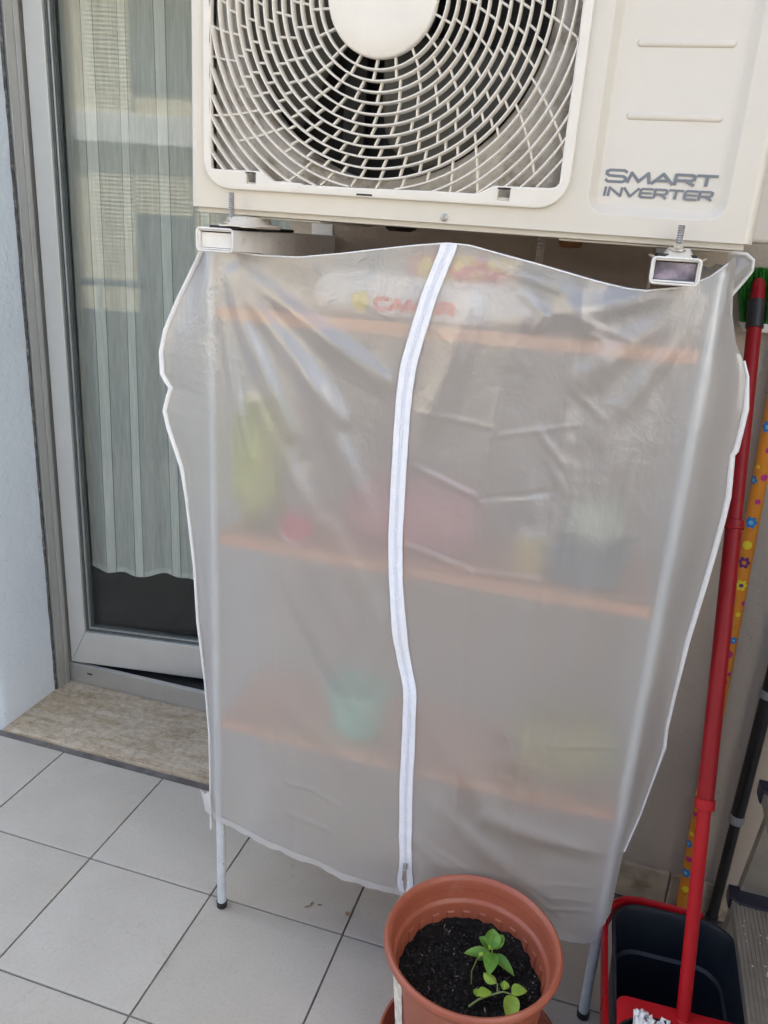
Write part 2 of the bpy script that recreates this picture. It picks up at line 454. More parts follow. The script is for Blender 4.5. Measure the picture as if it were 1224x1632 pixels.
M['black'] = simple('black_tube', (.007, .007, .008), .38, var=.2)
M['greyring'] = simple('grey_plastic', (.22, .225, .235), .5)
M['orange'] = simple('orange_printed_film', (.66, .235, .018), .3, var=.05, nscale=10)
M['f_blue'] = simple('print_blue', (.025, .20, .50), .3, var=.04)
M['f_cyan'] = simple('print_light_blue', (.20, .52, .72), .3, var=.04)
M['f_yellow'] = simple('print_yellow', (.78, .60, .03), .3, var=.04)
M['f_purple'] = simple('print_purple', (.13, .025, .16), .3, var=.04)
M['f_magenta'] = simple('print_magenta', (.50, .025, .21), .3, var=.04)
M['bristle'] = simple('green_bristle', (.020, .16, .018), .5, var=.45, nscale=160)
M['whiteplastic'] = simple('offwhite_plastic', (.66, .64, .58), .5, var=.06)
M['ladder'] = simple('brushed_ladder_aluminium', (.30, .275, .235), .42, .6, var=.12, nscale=25)
M['navy'] = simple('navy_plastic', (.009, .009, .024), .4, var=.15)
M['splat'] = simple('paint_splash', (.66, .65, .61), .6, var=.06)
M['strand'] = simple('white_mop_yarn', (.78, .77, .74), .9, var=.12, nscale=90, bump=.5)
M['paper'] = simple('peeling_label_paper', (.72, .66, .56), .85, var=.25, nscale=50, bump=.4, dirt=((.25, .2, .15), 60, .57, .6))
M['dryleaf'] = simple('dry_leaf', (.30, .21, .11), .8, var=.35, nscale=60)
M['roomwall'] = simple('room_wall', (.42, .41, .38), .9, var=.05)
M['roomfloor'] = simple('room_floor', (.06, .062, .06), .35, var=.1, nscale=6)
M['shutter'] = simple('cream_shutter', (.62, .55, .38), .6, var=.06, nscale=3)
M['render_cream'] = simple('cream_render', (.66, .58, .40), .9, var=.08, nscale=2)
M['render_white'] = simple('white_render', (.82, .82, .80), .9, var=.06, nscale=2)
M['darkpane'] = simple('dark_window', (.10, .11, .11), .3, var=.2, nscale=1)
M['greyslab'] = simple('grey_concrete', (.40, .39, .37), .9, var=.12, nscale=4)
M['railing'] = simple('grey_railing', (.30, .32, .34), .5, .3)
M['asphalt'] = simple('asphalt', (.05, .05, .05), .95, var=.2, nscale=8)
M['bag_white'] = simple('white_plastic_bag', (.82, .82, .82), .3, var=.04, nscale=10, bump=.5, bscale=26, spec=.6)
def candybag():
    q = NT('red_yellow_bag')
    n = q.noise(8, 2, .5, None, 1.2)
    c = q.ramp(n, [(.40, (.80, .55, .02)), (.47, (.80, .55, .02)), (.50, (.62, .02, .02)), (.60, (.62, .02, .02)), (.63, (.75, .33, .02))])
    q.set(col=c, rough=.32); q.bump(q.noise(30, 3), .5, .004); return q.m
M['bag_candy'] = candybag()
M['bag_lime'] = simple('lime_plastic_bag', (.50, .54, .02), .5, var=.3, nscale=9, bump=.5, bscale=30)
M['bag_rose'] = simple('rose_plastic_bag', (.60, .20, .21), .5, var=.2, nscale=9, bump=.5, bscale=30)
M['bag_gold'] = simple('olive_gold_bag', (.38, .33, .03), .5, var=.4, nscale=9, bump=.5, bscale=30)
M['pinkred'] = simple('pink_red_plastic', (.85, .008, .045), .35, var=.06)
M['mint'] = simple('mint_plastic', (.30, .74, .56), .4, var=.05)
M['yellow'] = simple('yellow_plastic', (.66, .50, .07), .4, var=.05)
M['slate'] = simple('slate_blue_box', (.07, .11, .15), .5, var=.08)
M['pale_green'] = simple('pale_green_plastic', (.52, .60, .44), .45, var=.06)
M['f_red'] = simple('red_print', (.72, .05, .02), .4, var=.03)
M['f_gold'] = simple('yellow_print', (.74, .58, .02), .4, var=.03)

# ------------------------------------------------------------------ the setting
WY = .36            # front face of the house wall
def struct(mb, name, m, parent=None, smooth=None, bev=0):
    o = mb.build(name, m, parent, smooth, bev)
    if parent is None: o['kind'] = 'structure'
    return o

# balcony floor: grout bed with every tile laid on it
mb = MB(); mb.box((-4.4, -2.25, -.14), (4.8, .339, -.004)); mb.box((-.30, .339, -.14), (.70, .362, -.006))
mb.box((.70, .339, -.14), (4.8, .359, -.004)); mb.box((-4.4, .339, -.14), (-.30, .359, -.004))
floor = struct(mb, 'balcony_floor', M['grout'])
S = .333
tb = MB(); tb.box((0, 0, -.010), (S-.0042, S-.0042, 0))
tile0 = tb.build('tile', M['tile'], floor, None, .0012, 2)
first = True
for i in range(-3, 7):
    for j in range(-5, 2):
        x0 = i*S+.0021; y0 = (j-1)*S+.0021+.0005
        pass
        t = tile0 if first else copy_piece(tile0, floor)
        first = False
        t.location = (x0, y0, random.uniform(-.0004, .0004)); t.rotation_euler = (R(random.uniform(-.06, .06)), R(random.uniform(-.06, .06)), 0)
# tiles behind the view, as one sheet
mb = MB()
for i in list(range(-13, -3))+list(range(7, 14)):
    for j in range(-5, 2):
        x0 = i*S+.0021; y0 = (j-1)*S+.0026
        mb.box((x0, y0, -.010), (x0+S-.0042, y0+S-.0042, 0))
o = mb.build('tile_field', M['tile'], floor); o['kind'] = 'stuff'

# sill
mb = MB(); mb.box((-.240, .3615, -.08), (.66, .672, .004))
sill = mb.build('door_sill', M['travertine'], None, None, .003, 2)
tag(sill, 'veined beige travertine door sill in front of the aluminium balcony door', 'sill')

# house walls
def wall(name, boxes, m, bev=.006):
    mb = MB()
    for a, b in boxes: mb.box(a, b)
    return struct(mb, name, m, None, None, 0)
# left wall with its rounded reveal edge
prof = [(-7.6, WY), (-.262, WY), (-.253, WY+.003), (-.246, WY+.009), (-.242, WY+.018), (-.2402, WY+.03), (-.240, WY+.12), (-.2403, WY+.25), (-.2403, .72), (-7.6, .72)]
mb = MB(); mb.loft([[(x, y, z) for x, y in prof] for z in (-.1, .02, 2.75)], True, True, True)
wl = struct(mb, 'wall_left', M['plaster_sky_tint'], None, 40)
wr = wall('wall_right', [((.68, WY, -.1), (4.8, .72, 2.75))], M['plaster_beige'])
wall('wall_over_door', [((-.24, WY, 2.25), (.68, .72, 2.75))], M['plaster_sky_tint'])
wall('added_shade_wall', [((2.70, -.75, -.003), (2.86, WY-.0005, 2.755))], M['plaster_beige'])  # unseen wing wall added to shade the right-hand corner
wall('upper_house_wall', [((-7.6, .362, 2.751), (4.8, .72, 6.2))], M['plaster_sky_tint'])  # unseen upper wall, its height set to keep sun off the balcony
wall('house_roof', [((-7.6, .725, 5.95), (4.8, 5.0, 6.2))], M['greyslab'])  # unseen roof put in to block the sun
wall('house_side_wall', [((-7.6, .725, -.1), (-7.4, 5.0, 5.94)), ((4.6, .725, -.1), (4.8, 5.0, 5.94)), ((-7.39, 4.8, -.1), (4.59, 5.0, 5.94))], M['render_white'])
# room behind the glass door
wall('room_floor', [((-1.6, .76, -.08), (2.0, 3.6, -.02))], M['roomfloor'])
wall('room_wall', [((-1.7, .73, -.08), (-1.6, 3.6, 2.6)), ((2.0, .73, -.08), (2.1, 3.6, 2.6)), ((-1.7, 3.61, -.08), (2.1, 3.7, 2.6)), ((-1.7, .73, 2.61), (2.1, 3.7, 2.7)), ((-1.59, .725, -.08), (-.245, .755, 2.6)), ((.685, .725, -.08), (1.99, .755, 2.6))], M['roomwall'])
# parapet behind the camera
wall('parapet', [((-4.4, -2.40, -.3), (4.8, -2.26, .92)), ((4.81, -2.40, -.3), (4.95, .72, .92))], M['greyslab'])
mb = MB(); mb.tube([(-4.4, -2.33, 1.10), (4.8, -2.33, 1.10)], .024, 12)
for x in range(-8, 9):
    mb.tube([(x*.55, -2.33, .92), (x*.55, -2.33, 1.10)], .012, 8)
rail = mb.build('handrail', M['railing'], None, 40)
tag(rail, 'grey metal handrail on the balcony parapet', 'handrail')
# street level far below and the house across
mb = MB(); mb.box((-60, -60, -6.4), (60, 60, -6.2)); struct(mb, 'ground', M['asphalt'])
bl = thing('apartment_building', 'sunlit cream house across the street mirrored in the glass door', 'building', (0, -9.2, -6.2))
mb = MB(); mb.box((-15, -6, 0), (-1.6, 0, 11.2)); mb.build('wall', M['render_cream'], bl)
for z0 in (2.0, 5.75, 9.0):
    mb = MB(); mb.box((-15, 0.002, z0+2.92), (-1.6, .25, z0+3.30)); mb.build('floor_band', M['render_white'] if z0 > 5 else M['greyslab'], bl, None, .02)
for x0, x1, z0, z1 in ((-3.45, -2.845, 5.6, 10.9), (-2.00, -1.65, 6.3, 10.2), (-6.9, -5.2, 6.3, 8.6), (-9.6, -8.2, 6.3, 8.6)):
    sh = MB()
    n = int((z1-z0)/.055)
    for k in range(n):
        zz = z0+k*.055
        sh.add([(x0, .03, zz), (x1, .03, zz), (x1, .042, zz+.02), (x0, .042, zz+.02), (x1, .03, zz+.051), (x0, .03, zz+.051)], [(0, 1, 2, 3), (3, 2, 4, 5)])
    o = sh.build('roller_shutter', M['shutter'], bl); o['kind'] = 'stuff'
sh = MB()
for k in range(16):
    zz = 7.77+k*.055
    sh.add([(-2.83, .03, zz), (-2.02, .03, zz), (-2.02, .042, zz+.02), (-2.83, .042, zz+.02), (-2.02, .03, zz+.051), (-2.83, .03, zz+.051)], [(0, 1, 2, 3), (3, 2, 4, 5)])
o = sh.build('roller_shutter', M['shutter'], bl); o['kind'] = 'stuff'
for x0, x1, z0, z1 in ((-2.83, -2.02, 6.2, 7.75), (-2.83, -2.02, 9.34, 10.9)):
    mb = MB(); mb.box((x0, .01, z0), (x1, .03, z1)); mb.build('window', M['darkpane'], bl)

nb = thing('added_bounce_facade', 'unseen white house wall added on the right to bounce sunlight onto the balcony', 'building', (5.05, -7.6, -6.2))  # added out of view to throw sunlight back onto the door reveal
mb = MB(); mb.box((0, -6, 0), (6, 5.2, 12.6)); mb.build('wall', M['render_white'], nb)
for y in (-4.2, -1.0, 2.2):
    for z in (6.9, 10.0):
        mb = MB(); mb.box((-.03, y, z), (-.002, y+1.0, z+1.5)); mb.build('window', M['darkpane'], nb)
# skirting along the right wall
sk0 = None
for k in range(5):
    x0 = .70+k*.335
    mb = MB(); mb.box((0, 0, 0), (.332, .013, .098))
    if sk0 is None:
        sk0 = mb.build('skirting_tile', M['skirting'], wr, None, .003, 2); o = sk0
    else: o = copy_piece(sk0, wr)
    o.location = (x0, WY-.0125, .001)

# ------------------------------------------------------------------ the door
door = thing('balcony_door', 'aluminium glazed balcony door standing slightly ajar in its frame', 'door', (-.233, .672, 0))
def dbox(name, boxes, m, parent, bev=.0015):
    mb = MB()
    for a, b in boxes: mb.box(a, b)
    return mb.build(name, m, parent, None, bev, 2)
# fixed frame (local coordinates of the door: hinge at the origin)
fr = dbox('door_frame', [((-.0065, -.062, .004), (.004, -.030, 2.20)), ((-.0065, -.0298, .004), (.008, -.012, 2.20)), ((-.0065, -.0118, .004), (.001, .03, 2.20)), ((.895, -.05, .004), (.913, .05, 2.20)), ((-.0065, -.05, 2.2002), (.913, .05, 2.25))], M['aluminium'], door, .0018)
dbox('threshold_rail', [((.0015, -.004, .0045), (.894, .012, .0745))], M['aluminium'], fr, .002)
dbox('drain_slot', [((.072, -.0046, .043), (.092, -.003, .049))], M['rubber'], fr, .0015)
dbox('threshold_track', [((.0015, .0125, .0045), (.894, .07, .062))], M['rubber'], fr, .002)
mb = MB()
zz = 0.004
pts = []
while zz < 2.2:
    pts.append((-.0068+random.uniform(-.0003, .0005), -.067+random.uniform(-.0012, .0012), zz)); zz += .024
mb.tube(pts, [.0052+random.uniform(-.0007, .0009) for _ in pts], 7)
mb.build('sealant_strip', M['sealant'], fr, 60)
# opening leaf, turned inwards
leaf = bpy.data.objects.new('door_leaf', None); C.objects.link(leaf); leaf.parent = door
# a sub-part hierarchy with the leaf itself as the stiles mesh
bpy.data.objects.remove(leaf)
mb = MB()
T = .052
SW = .056
def fr_box(x0, x1, z0, z1, y0=0.0, y1=T): mb.box((x0, y0, z0), (x1, y1, z1))
x0L, x1L = .006, .875
z0L, z1L = .079, 2.19
# mitred frame bars
def bar(pq, y0, y1):
    mb.add([(p[0], y0, p[1]) for p in pq]+[(p[0], y1, p[1]) for p in pq], [(0, 1, 2, 3), (7, 6, 5, 4), (0, 4, 5, 1), (1, 5, 6, 2), (2, 6, 7, 3), (3, 7, 4, 0)])
BR = .118
g = .0004
bar([(x0L, z0L+g), (x0L, z1L), (x0L+SW, z1L-SW), (x0L+SW, z0L+BR)], 0, T)
bar([(x1L, z0L+g), (x1L, z1L), (x1L-SW, z1L-SW), (x1L-SW, z0L+BR)], 0, T)
bar([(x0L+g, z0L), (x1L-g, z0L), (x1L-SW-g, z0L+BR-.0006), (x0L+SW+g, z0L+BR-.0006)], 0, T)
bar([(x0L, z1L+g), (x1L, z1L+g), (x1L-SW, z1L-SW+g), (x0L+SW, z1L-SW+g)], 0, T)
leaf = mb.build('door_leaf', M['aluminium_pale'], door, None, .0022, 3)
leaf.rotation_euler = (0, 0, R(8.5)); leaf.location = (.006, -.004, 0)
gx0, gx1, gz0, gz1 = x0L+SW, x1L-SW, z0L+BR, z1L-SW
for k, (ww, y0, m) in enumerate(((.006, .010, 'gasket'), (.011, .0155, 'aluminium'), (.016, .0205, 'gasket'))):
    prev = (0, .006, .011)[k]
    mb = MB()
    for a, b in (((gx0+prev, y0, gz0+prev), (gx0+ww, y0+.016, gz1-prev)), ((gx1-ww, y0, gz0+prev), (gx1-prev, y0+.016, gz1-prev)), ((gx0+ww+.0002, y0, gz0+prev), (gx1-ww-.0002, y0+.016, gz0+ww)), ((gx0+ww+.0002, y0, gz1-ww), (gx1-ww-.0002, y0+.016, gz1-prev))): mb.box(a, b)
    mb.build('glazing_bead', M[m], leaf, None, .001, 2)
for y in (.024, .040):
    mb = MB(); mb.add([(gx0+.004, y, gz0+.004), (gx1-.004, y, gz0+.004), (gx1-.004, y, gz1-.004), (gx0+.004, y, gz1-.004)], [(0, 1, 2, 3)])
    mb.build('glass_pane', M['glass'], leaf)
mb = MB()
for z in (.1, .52, 1.2, 1.9): mb.tube([(.001, .026, z), (.001, .026, z+.07)], .007, 10)
mb.build('hinge', M['aluminium'], leaf, 40)
# curtain hanging behind the glass
cur = thing('curtain', 'sheer white curtain with woven vertical bands behind the door glass', 'curtain', (-.233+.0, .672, 0), (0, 0, R(8.5)))
def cur_y(x, z):
    k = sm((x+.0)/.08)
    return .082+.006*math.sin(x*38+.8*math.sin(z*1.4))+.004*math.sin(x*83+z*.9)+.003*noise.noise((x*12, z*2.2, 0))
def hem(x): return .395+.010*math.sin(x*21+.7)+.006*math.sin(x*47)
def cur_strip(x0, x1, dy, n, name, m, parent, z0=None):
    mbc = MB(); rows = 60
    vs = []
    for r_ in range(rows+1):
        for i in range(n+1):
            x = lerp(x0(r_/rows), x1(r_/rows), i/n)
            zb = hem(x)-.001 if z0 is None else z0(x)[0]
            zt = 2.12 if z0 is None else z0(x)[1]
            z = lerp(zb, zt, r_/rows)
            vs.append((x, cur_y(x, z)+dy, z))
    fs = [(r_*(n+1)+i, r_*(n+1)+i+1, (r_+1)*(n+1)+i+1, (r_+1)*(n+1)+i) for r_ in range(rows) for i in range(n)]
    mbc.add(vs, fs); return mbc.build(name, m, parent, 80)
cur_strip(lambda t: .062, lambda t: .80, 0, 150, 'curtain_voile', M['sheer'], cur)
for xc, tilt in ((.140, .012), (.236, .018), (.352, -.008), (.47, 0), (.60, 0)):
    cen = lambda t, xc=xc, tilt=tilt: xc+tilt*(t-.5)
    b = cur_strip(lambda t: cen(t)-.0135, lambda t: cen(t)+.0135, -.0022, 6, 'woven_band', M['sheer_band'], cur)
    for sgn in (-1, 1):
        cur_strip(lambda t: cen(t)+sgn*.0147-.001, lambda t: cen(t)+sgn*.0147+.001, -.0024, 1, 'edge_thread', M['sheer_edge'], b)
cur_strip(lambda t: .062, lambda t: .80, -.0012, 150, 'curtain_hem', M['sheer_band'], cur, lambda x: (hem(x)-.004, hem(x)+.014))

# ------------------------------------------------------------------ air conditioner
ac = thing('air_conditioner', 'cream outdoor air conditioner unit with round fan grille on wall brackets', 'air conditioner', (.673, -.05, 1.531), (0, R(.62), 0))
W, H, D = .893, .62, .315
# casing: sides, back, top and bottom, with rounded front corners
rc = .013
outline = []
for k in range(7):
    a = R(180+90-90*k/6); outline.append((rc+rc*math.cos(a)*1, rc+rc*math.sin(a)))
outl = [(rc-rc*math.sin(R(15*k)), rc-rc*math.cos(R(15*k))) for k in range(7)]       # from (rc,0) to (0,rc)
prof = outl+[(0, D), (W, D)]+[(W-x, y) for x, y in reversed(outl)]
mb = MB()
mb.loft([[(x, y, z) for x, y in prof] for z in (0, .004, H)], False)
mb.add([(x, y, H) for x, y in prof], [tuple(range(len(prof)))])
mb.build('casing', M['ac'], ac, 50)
mb = MB()
mb.box((.010, .010, -.009), (W-.010, D-.004, .0035))
mb.box((.10, .02, -.0125), (.23, .30, -.0095)); mb.box((.62, .02, -.0125), (.87, .30, -.0095))
mb.build('base_pan', M['ac'], ac, None, .002, 2)
rec_o = rrect(.656, .850, .027, .58, .026, 8); rec_i = rrect(.671, .835, .042, .565, .010, 8)
rec_m = rrect(.6585, .8475, .0295, .5775, .024, 8)
hole = rrect(.0405, .6165, .0425, .580, .030, 8)
plate('front_panel', [[(rc, 0), (W-rc, 0), (W-rc, H), (rc, H)], hole, rec_o], .0012, M['ac'], ac, 0, off=0.0)
mb = MB()
L = [[(x, y, z) for x, z in lp] for lp, y in ((rec_o, .0), (rrect(.6573, .8487, .0283, .5787, .025, 8), .0006), (rec_m, .0020), (rrect(.668, .838, .039, .568, .013, 8), .0122), (rrect(.6695, .8365, .0405, .5665, .0115, 8), .0132), (rec_i, .0135))]
mb.loft(L, True, False, True)
rp = mb.build('control_cover_panel', M['ac'], ac, 60)
def rib(x0, x1, z):
    mb = MB(); h = .0055
    lo = rrect(x0, x1, z-h, z+h, h*.99, 8); li = rrect(x0+.003, x1-.003, z-h+.003, z+h-.003, (h-.003)*.99, 8)
    lm = rrect(x0+.001, x1-.001, z-h+.001, z+h-.001, (h-.001)*.99, 8)
    mb.loft([[(x, .0135, q) for x, q in lo], [(x, .0118, q) for x, q in lm], [(x, .0108, q) for x, q in li]], True, False, True)
    return mb.build('embossed_rib', M['ac'], rp, 60)
for z in (.2535, .1618, .345, .437): rib(.6925, .823, z)
# letters drawn as wide strokes, the way the print is cut
GL = {
 'S': [[(1, .86), (.88, 1), (.14, 1), (0, .88), (0, .66), (.12, .53), (.88, .47), (1, .34), (1, .12), (.86, 0), (.12, 0), (0, .14)]],
 'M': [[(0, 0), (.12, 1)], [(.12, 1), (.5, .12)], [(.5, .12), (.88, 1)], [(.88, 1), (1, 0)]],
 'A': [[(0, 0), (.5, 1)], [(.5, 1), (1, 0)], [(.24, .30), (.76, .30)]],
 'R': [[(0, 0), (0, 1)], [(0, 1), (.84, 1), (1, .88), (1, .56), (.84, .42), (0, .42)], [(.52, .42), (1, 0)]],
 'T': [[(0, 1), (1, 1)], [(.5, 1), (.5, 0)]],
 'I': [[(.5, 0), (.5, 1)]],
 'N': [[(0, 0), (0, 1)], [(0, 1), (1, 0)], [(1, 0), (1, 1)]],
 'V': [[(0, 1), (.5, 0)], [(.5, 0), (1, 1)]],
 'E': [[(1, 1), (.14, 1), (0, .86), (0, .14), (.14, 0), (1, 0)], [(0, .5), (.92, .5)]],
}
def stroke_text(name, word, widths, x0, z0, h, gap, th, m, parent, y, slant=.0, first=1.0):
    mb = MB(); x = x0; lift = 0
    for q, (ch, wd) in enumerate(zip(word, widths)):
        hh = h*(first if q == 0 else 1)
        for ln in GL[ch]:
            pts = [Vector((x+wd*a+slant*hh*b, z0+th/2+(hh-th)*b)) for a, b in ln]
            n = len(pts); vs = []
            for k in range(n):
                d0 = (pts[k]-pts[k-1]).normalized() if k else (pts[1]-pts[0]).normalized()
                d1 = (pts[k+1]-pts[k]).normalized() if k < n-1 else d0
                n0 = Vector((-d0.y, d0.x)); n1 = Vector((-d1.y, d1.x)); mt = (n0+n1).normalized()
                f = 1/max(.5, mt.dot(n0))
                e = pts[k]+(d1*-(th*.32) if k == 0 else (d0*(th*.32) if k == n-1 else Vector((0, 0))))
                tw = th*.5*f*(1.0+.28*abs(mt.x))
                vs += [e+mt*tw, e-mt*tw]
            lift += .00014
            mb.add([(v.x, y-lift, v.y) for v in vs], [(2*k, 2*k+1, 2*k+3, 2*k+2) for k in range(n-1)])
        x += wd+gap
    return mb.build(name, m, parent)
lt = stroke_text('logo_text', 'SMART', [.0275, .0305, .028, .0255, .0265], .6775, .0690, .0165, .0036, .0036, M['logo'], rp, .0131, .06, 1.16)
lt.rotation_euler = (0, R(-.25), 0)
lt = stroke_text('logo_text', 'INVERTER', [.004, .0175, .0205, .0165, .0165, .0185, .0165, .0165], .6765, .0502, .0140, .0034, .0029, M['logo'], rp, .0131, .08)
lt.rotation_euler = (0, R(-.25), 0)
# grille
GX, GZ = .3225, .3095
op = [(.0435, .30), (.0435, .066), (.0445, .0615), (.049, .059), (.108, .0575), (.124, .0425), (.150, .0415)]
op_s = [(.0435, .575), (.0435, .066), (.0445, .0615), (.049, .0595), (.133, .0600), (.153, .0465), (.205, .0455), (.206, .0435), (.300, .0435), (.301, .0435), (.424, .0455), (.493, .0455), (.516, .0580), (.600, .059), (.608, .0605), (.613, .066), (.6135, .575)]
sq1 = rrect(.1085, .1245, .0395, .0555-.0, .001, 1); sq2 = rrect(.5225, .5405, .0385, .0555, .001, 1)
frm = plate('grille_frame', [rrect(.0300, .6285, .0300, .590, .046, 12), op_s, rrect(.1080, .1245, .0400, .0560, .001, 1), rrect(.5240, .5420, .0375, .0540, .001, 1)], .012, M['ac_plastic'], ac, .0022, off=-.0085, res=3)
# an inner lip round the opening
def inside(x, z):
    if not (.0435 < x < .6135 and .0455 < z < .575): return False
    if z < .060 and (x < .153-(z-.0455)*1.4 or x > .493+(z-.0455)*1.8): return False
    return True
rings = []
for k in range(1, 20):
    r = .0835+.0153*k
    n = 220
    pts = [(GX+r*math.cos(2*PI*i/n), GZ+r*math.sin(2*PI*i/n)) for i in range(n)]
    mb = MB()
    # sweep a small oblong section; break where the ring leaves the opening
    hw, y0, y1 = .00160, -.0068, .0095
    def sec(i):
        a = 2*PI*i/n; cx, cz = math.cos(a), math.sin(a)
        out = []
        for dr, y in ((-hw*.45, y0), (hw*.45, y0), (hw, y0+.0016), (hw*.8, y1), (-hw*.8, y1), (-hw, y0+.0016)):
            out.append((GX+(r+dr)*cx, y, GZ+(r+dr)*cz))
        return out
    ok = [inside(*p) for p in pts]
    if not any(ok): continue
    if all(ok):
        mb.loft([sec(i) for i in range(n)]+[sec(0)], True)
    else:
        st = next(i for i in range(n) if ok[i] and not ok[i-1]); run = []
        for j in range(n+1):
            i = (st+j) % n
            if j < n and ok[i]: run.append(sec(i))
            else:
                if len(run) > 2:
                    run = [sec((i-len(run)-1) % n)]+run+[sec(i)]
                    mb = MB(); mb.loft(run, True, True, True); mb.build('grille_ring', M['ac_plastic'], frm, 50)
                run = []
        continue
    mb.build('grille_ring', M['ac_plastic'], frm, 50)
mb = MB()
def spoke(r0, r1, a0, a1, hw=.00150, y0=.0010, y1=.0085):
    p0 = Vector((GX+r0*math.cos(a0), 0, GZ+r0*math.sin(a0))); p1 = Vector((GX+r1*math.cos(a1), 0, GZ+r1*math.sin(a1)))
    if not (inside(p0.x, p0.z) or inside(p1.x, p1.z)): return
    for q in (p0, p1):
        q.x = min(max(q.x, .0425), .6145); q.z = max(q.z, .045)
    d = (p1-p0); d.normalize(); s_ = Vector((-d.z, 0, d.x))*hw
    vs = [p0-s_, p1-s_, p1+s_, p0+s_]
    mb.add([(v.x, y0, v.z) for v in vs]+[(v.x, y1, v.z) for v in vs], [(0, 1, 2, 3), (7, 6, 5, 4), (0, 4, 5, 1), (1, 5, 6, 2), (2, 6, 7, 3), (3, 7, 4, 0)])
ph = 0.0
for p in range(0, 6):
    r0 = .0835+.0306*p; r1 = min(r0+.0306, .0835+.0153*11)
    n = int(round(2*PI*(r0+.015)/.032))
    ph += .37
    sw = math.tan(R(min(26, 8+7*p)))*(r1-r0)/(.5*(r0+r1))
    for i in range(n):
        a = ph+2*PI*i/n
        if p < 3 or p == 5:
            spoke(r0, r1, a, a-sw)
        else:       # the outer bands break joint at every ring
            rm = .5*(r0+r1); hs = PI/n
            spoke(r0, rm, a, a-sw*.5); spoke(rm, r1, a-sw*.5+hs*.9, a-sw+hs*.9)
n = 40
for i in range(n):
    a = .05+2*PI*i/n; r0 = .0835+.0153*11
    if i % 3 == 2: spoke(r0, r0+.0153, a, a-.03); continue
    r1 = r0+.0153*(4+(i*7) % 5); sw = .55*math.log(r1/r0)
    for q in range(8):
        ra, rb = lerp(r0, r1, q/8), lerp(r0, r1, (q+1)/8)
        spoke(ra, rb, a-sw*q/8, a-sw*(q+1)/8)
sp = mb.build('grille_spokes', M['ac_plastic'], frm); sp['kind'] = 'stuff'
mb = MB(); n = 64
hubp = [(.0845, .004), (.0848, -.0050), (.0840, -.0078), (.0815, -.0092), (.06, -.0102), (.03, -.0106), (.004, -.0107)]
mb.loft([[(GX+r*math.cos(2*PI*i/n), y, GZ+r*math.sin(2*PI*i/n)) for i in range(n)] for r, y in hubp], True, False, True)
mb.build('fan_hub_cap', M['ac_plastic'], frm, 50)
# shroud plate with bell mouth, fan and dark inside
n = 72
cir = [(GX+.262*math.cos(2*PI*i/n), GZ+.262*math.sin(2*PI*i/n)) for i in range(n)]
sh = plate('shroud_plate', [rrect(.036, .620, .036, .586, .02, 4), cir], .002, M['ac_shroud'], ac, 0, off=.026)
mb = MB()
mb.loft([[(GX+r*math.cos(2*PI*i/n), y, GZ+r*math.sin(2*PI*i/n)) for i in range(n)] for r, y in ((.2625, .0262), (.254, .031), (.250, .040), (.249, .085))], True)
mb.build('bell_mouth', M['ac_shroud'], sh, 60)
mb = MB(); mb.box((.030, .180, .020), (.625, .186, .60)); mb.box((.626, .02, .010), (.6285, .30, .60)); mb.build('fan_back_wall', M['ac_dark'], ac)
fan = MB()
for b in range(3):
    a0 = R(-62+120*b)
    nr, na = 9, 16; vs = []
    for i in range(nr+1):
        r = lerp(.05, .242, i/nr)
        span = R(lerp(60, 78, i/nr)); lead = R(18)*(i/nr)**1.6
        for j in range(na+1):
            tt = j/na
            # rounded outer corners
            edge = 1.0
            a = a0+lead+span*(tt-.5)*(1-.18*max(0, (i/nr-.75))*4*(1 if True else 0))
            vs.append((GX+r*math.cos(a), .062+.050*(tt-.5)*(1.0)-.006*math.sin(PI*tt), GZ+r*math.sin(a)))
    fs = [(i*(na+1)+j, i*(na+1)+j+1, (i+1)*(na+1)+j+1, (i+1)*(na+1)+j) for i in range(nr) for j in range(na)]
    fan.add(vs, fs)
fan.loft([[(GX+r*math.cos(2*PI*i/32), y, GZ+r*math.sin(2*PI*i/32)) for i in range(32)] for r, y in ((.058, .10), (.060, .035), (.050, .025))], True, False, True)
fo = fan.build('fan', M['fan_grey'], ac, 60)
md = fo.modifiers.new('solid', 'SOLIDIFY'); md.thickness = .003
mb = MB(); mb.box((.22, .13, .03), (.26, .15, .6)); mb.box((.385, .13, .03), (.425, .15, .6)); mb.build('motor_support', M['ac_dark'], ac, None, .002)
mb = MB(); mb.box((.300, -.0092, .0325), (.326, -.0080, .0352)); mb.build('drain_slit', M['blackcap'], frm)
# screw on the front lip
mb = MB(); n = 24
mb.loft([[(.4435+r*math.cos(2*PI*i/n), y, .0085+r*math.sin(2*PI*i/n)) for i in range(n)] for r, y in ((.0062, -.0001), (.0062, -.0012), (.0048, -.0016), (.0045, -.0030), (.0034, -.0036), (.0022, -.0036), (.0018, -.0022))], True, False, True)
sc = mb.build('screw', M['zinc'], ac, 40)
# feet with bolts, valve cover
def foot(xc, name='mounting_foot'):
    mb = MB()
    # flat flange with turned up ends and a pressed hump in the middle
    sec = [(-.041, .0035), (-.036, -.0005), (-.026, 0), (-.022, .005), (-.015, .0150), (.015, .0150), (.022, .005), (.026, 0), (.036, -.0005), (.041, .0035)]
    lo = []
    for y, kx, hz in ((.05, 1.0, 1.0), (.0, .98, 1.0), (-.030, .86, .9), (-.040, .80, .35), (-.052, .62, .05)):
        top = [(xc+a*kx, y, -.0260+b*hz) for a, b in sec]
        lo.append(top+[(x, y_, z-.0022) for x, y_, z in reversed(top)])
    mb.loft(lo, True, True, True)
    return mb.build(name, M['ac'], ac, 40)
foot(.108); foot(.796)
mb = MB(); mb.box((W-.028, .20, .006), (W+.055, .31, .30)); mb.build('valve_cover', M['ac'], ac, None, .006, 3)

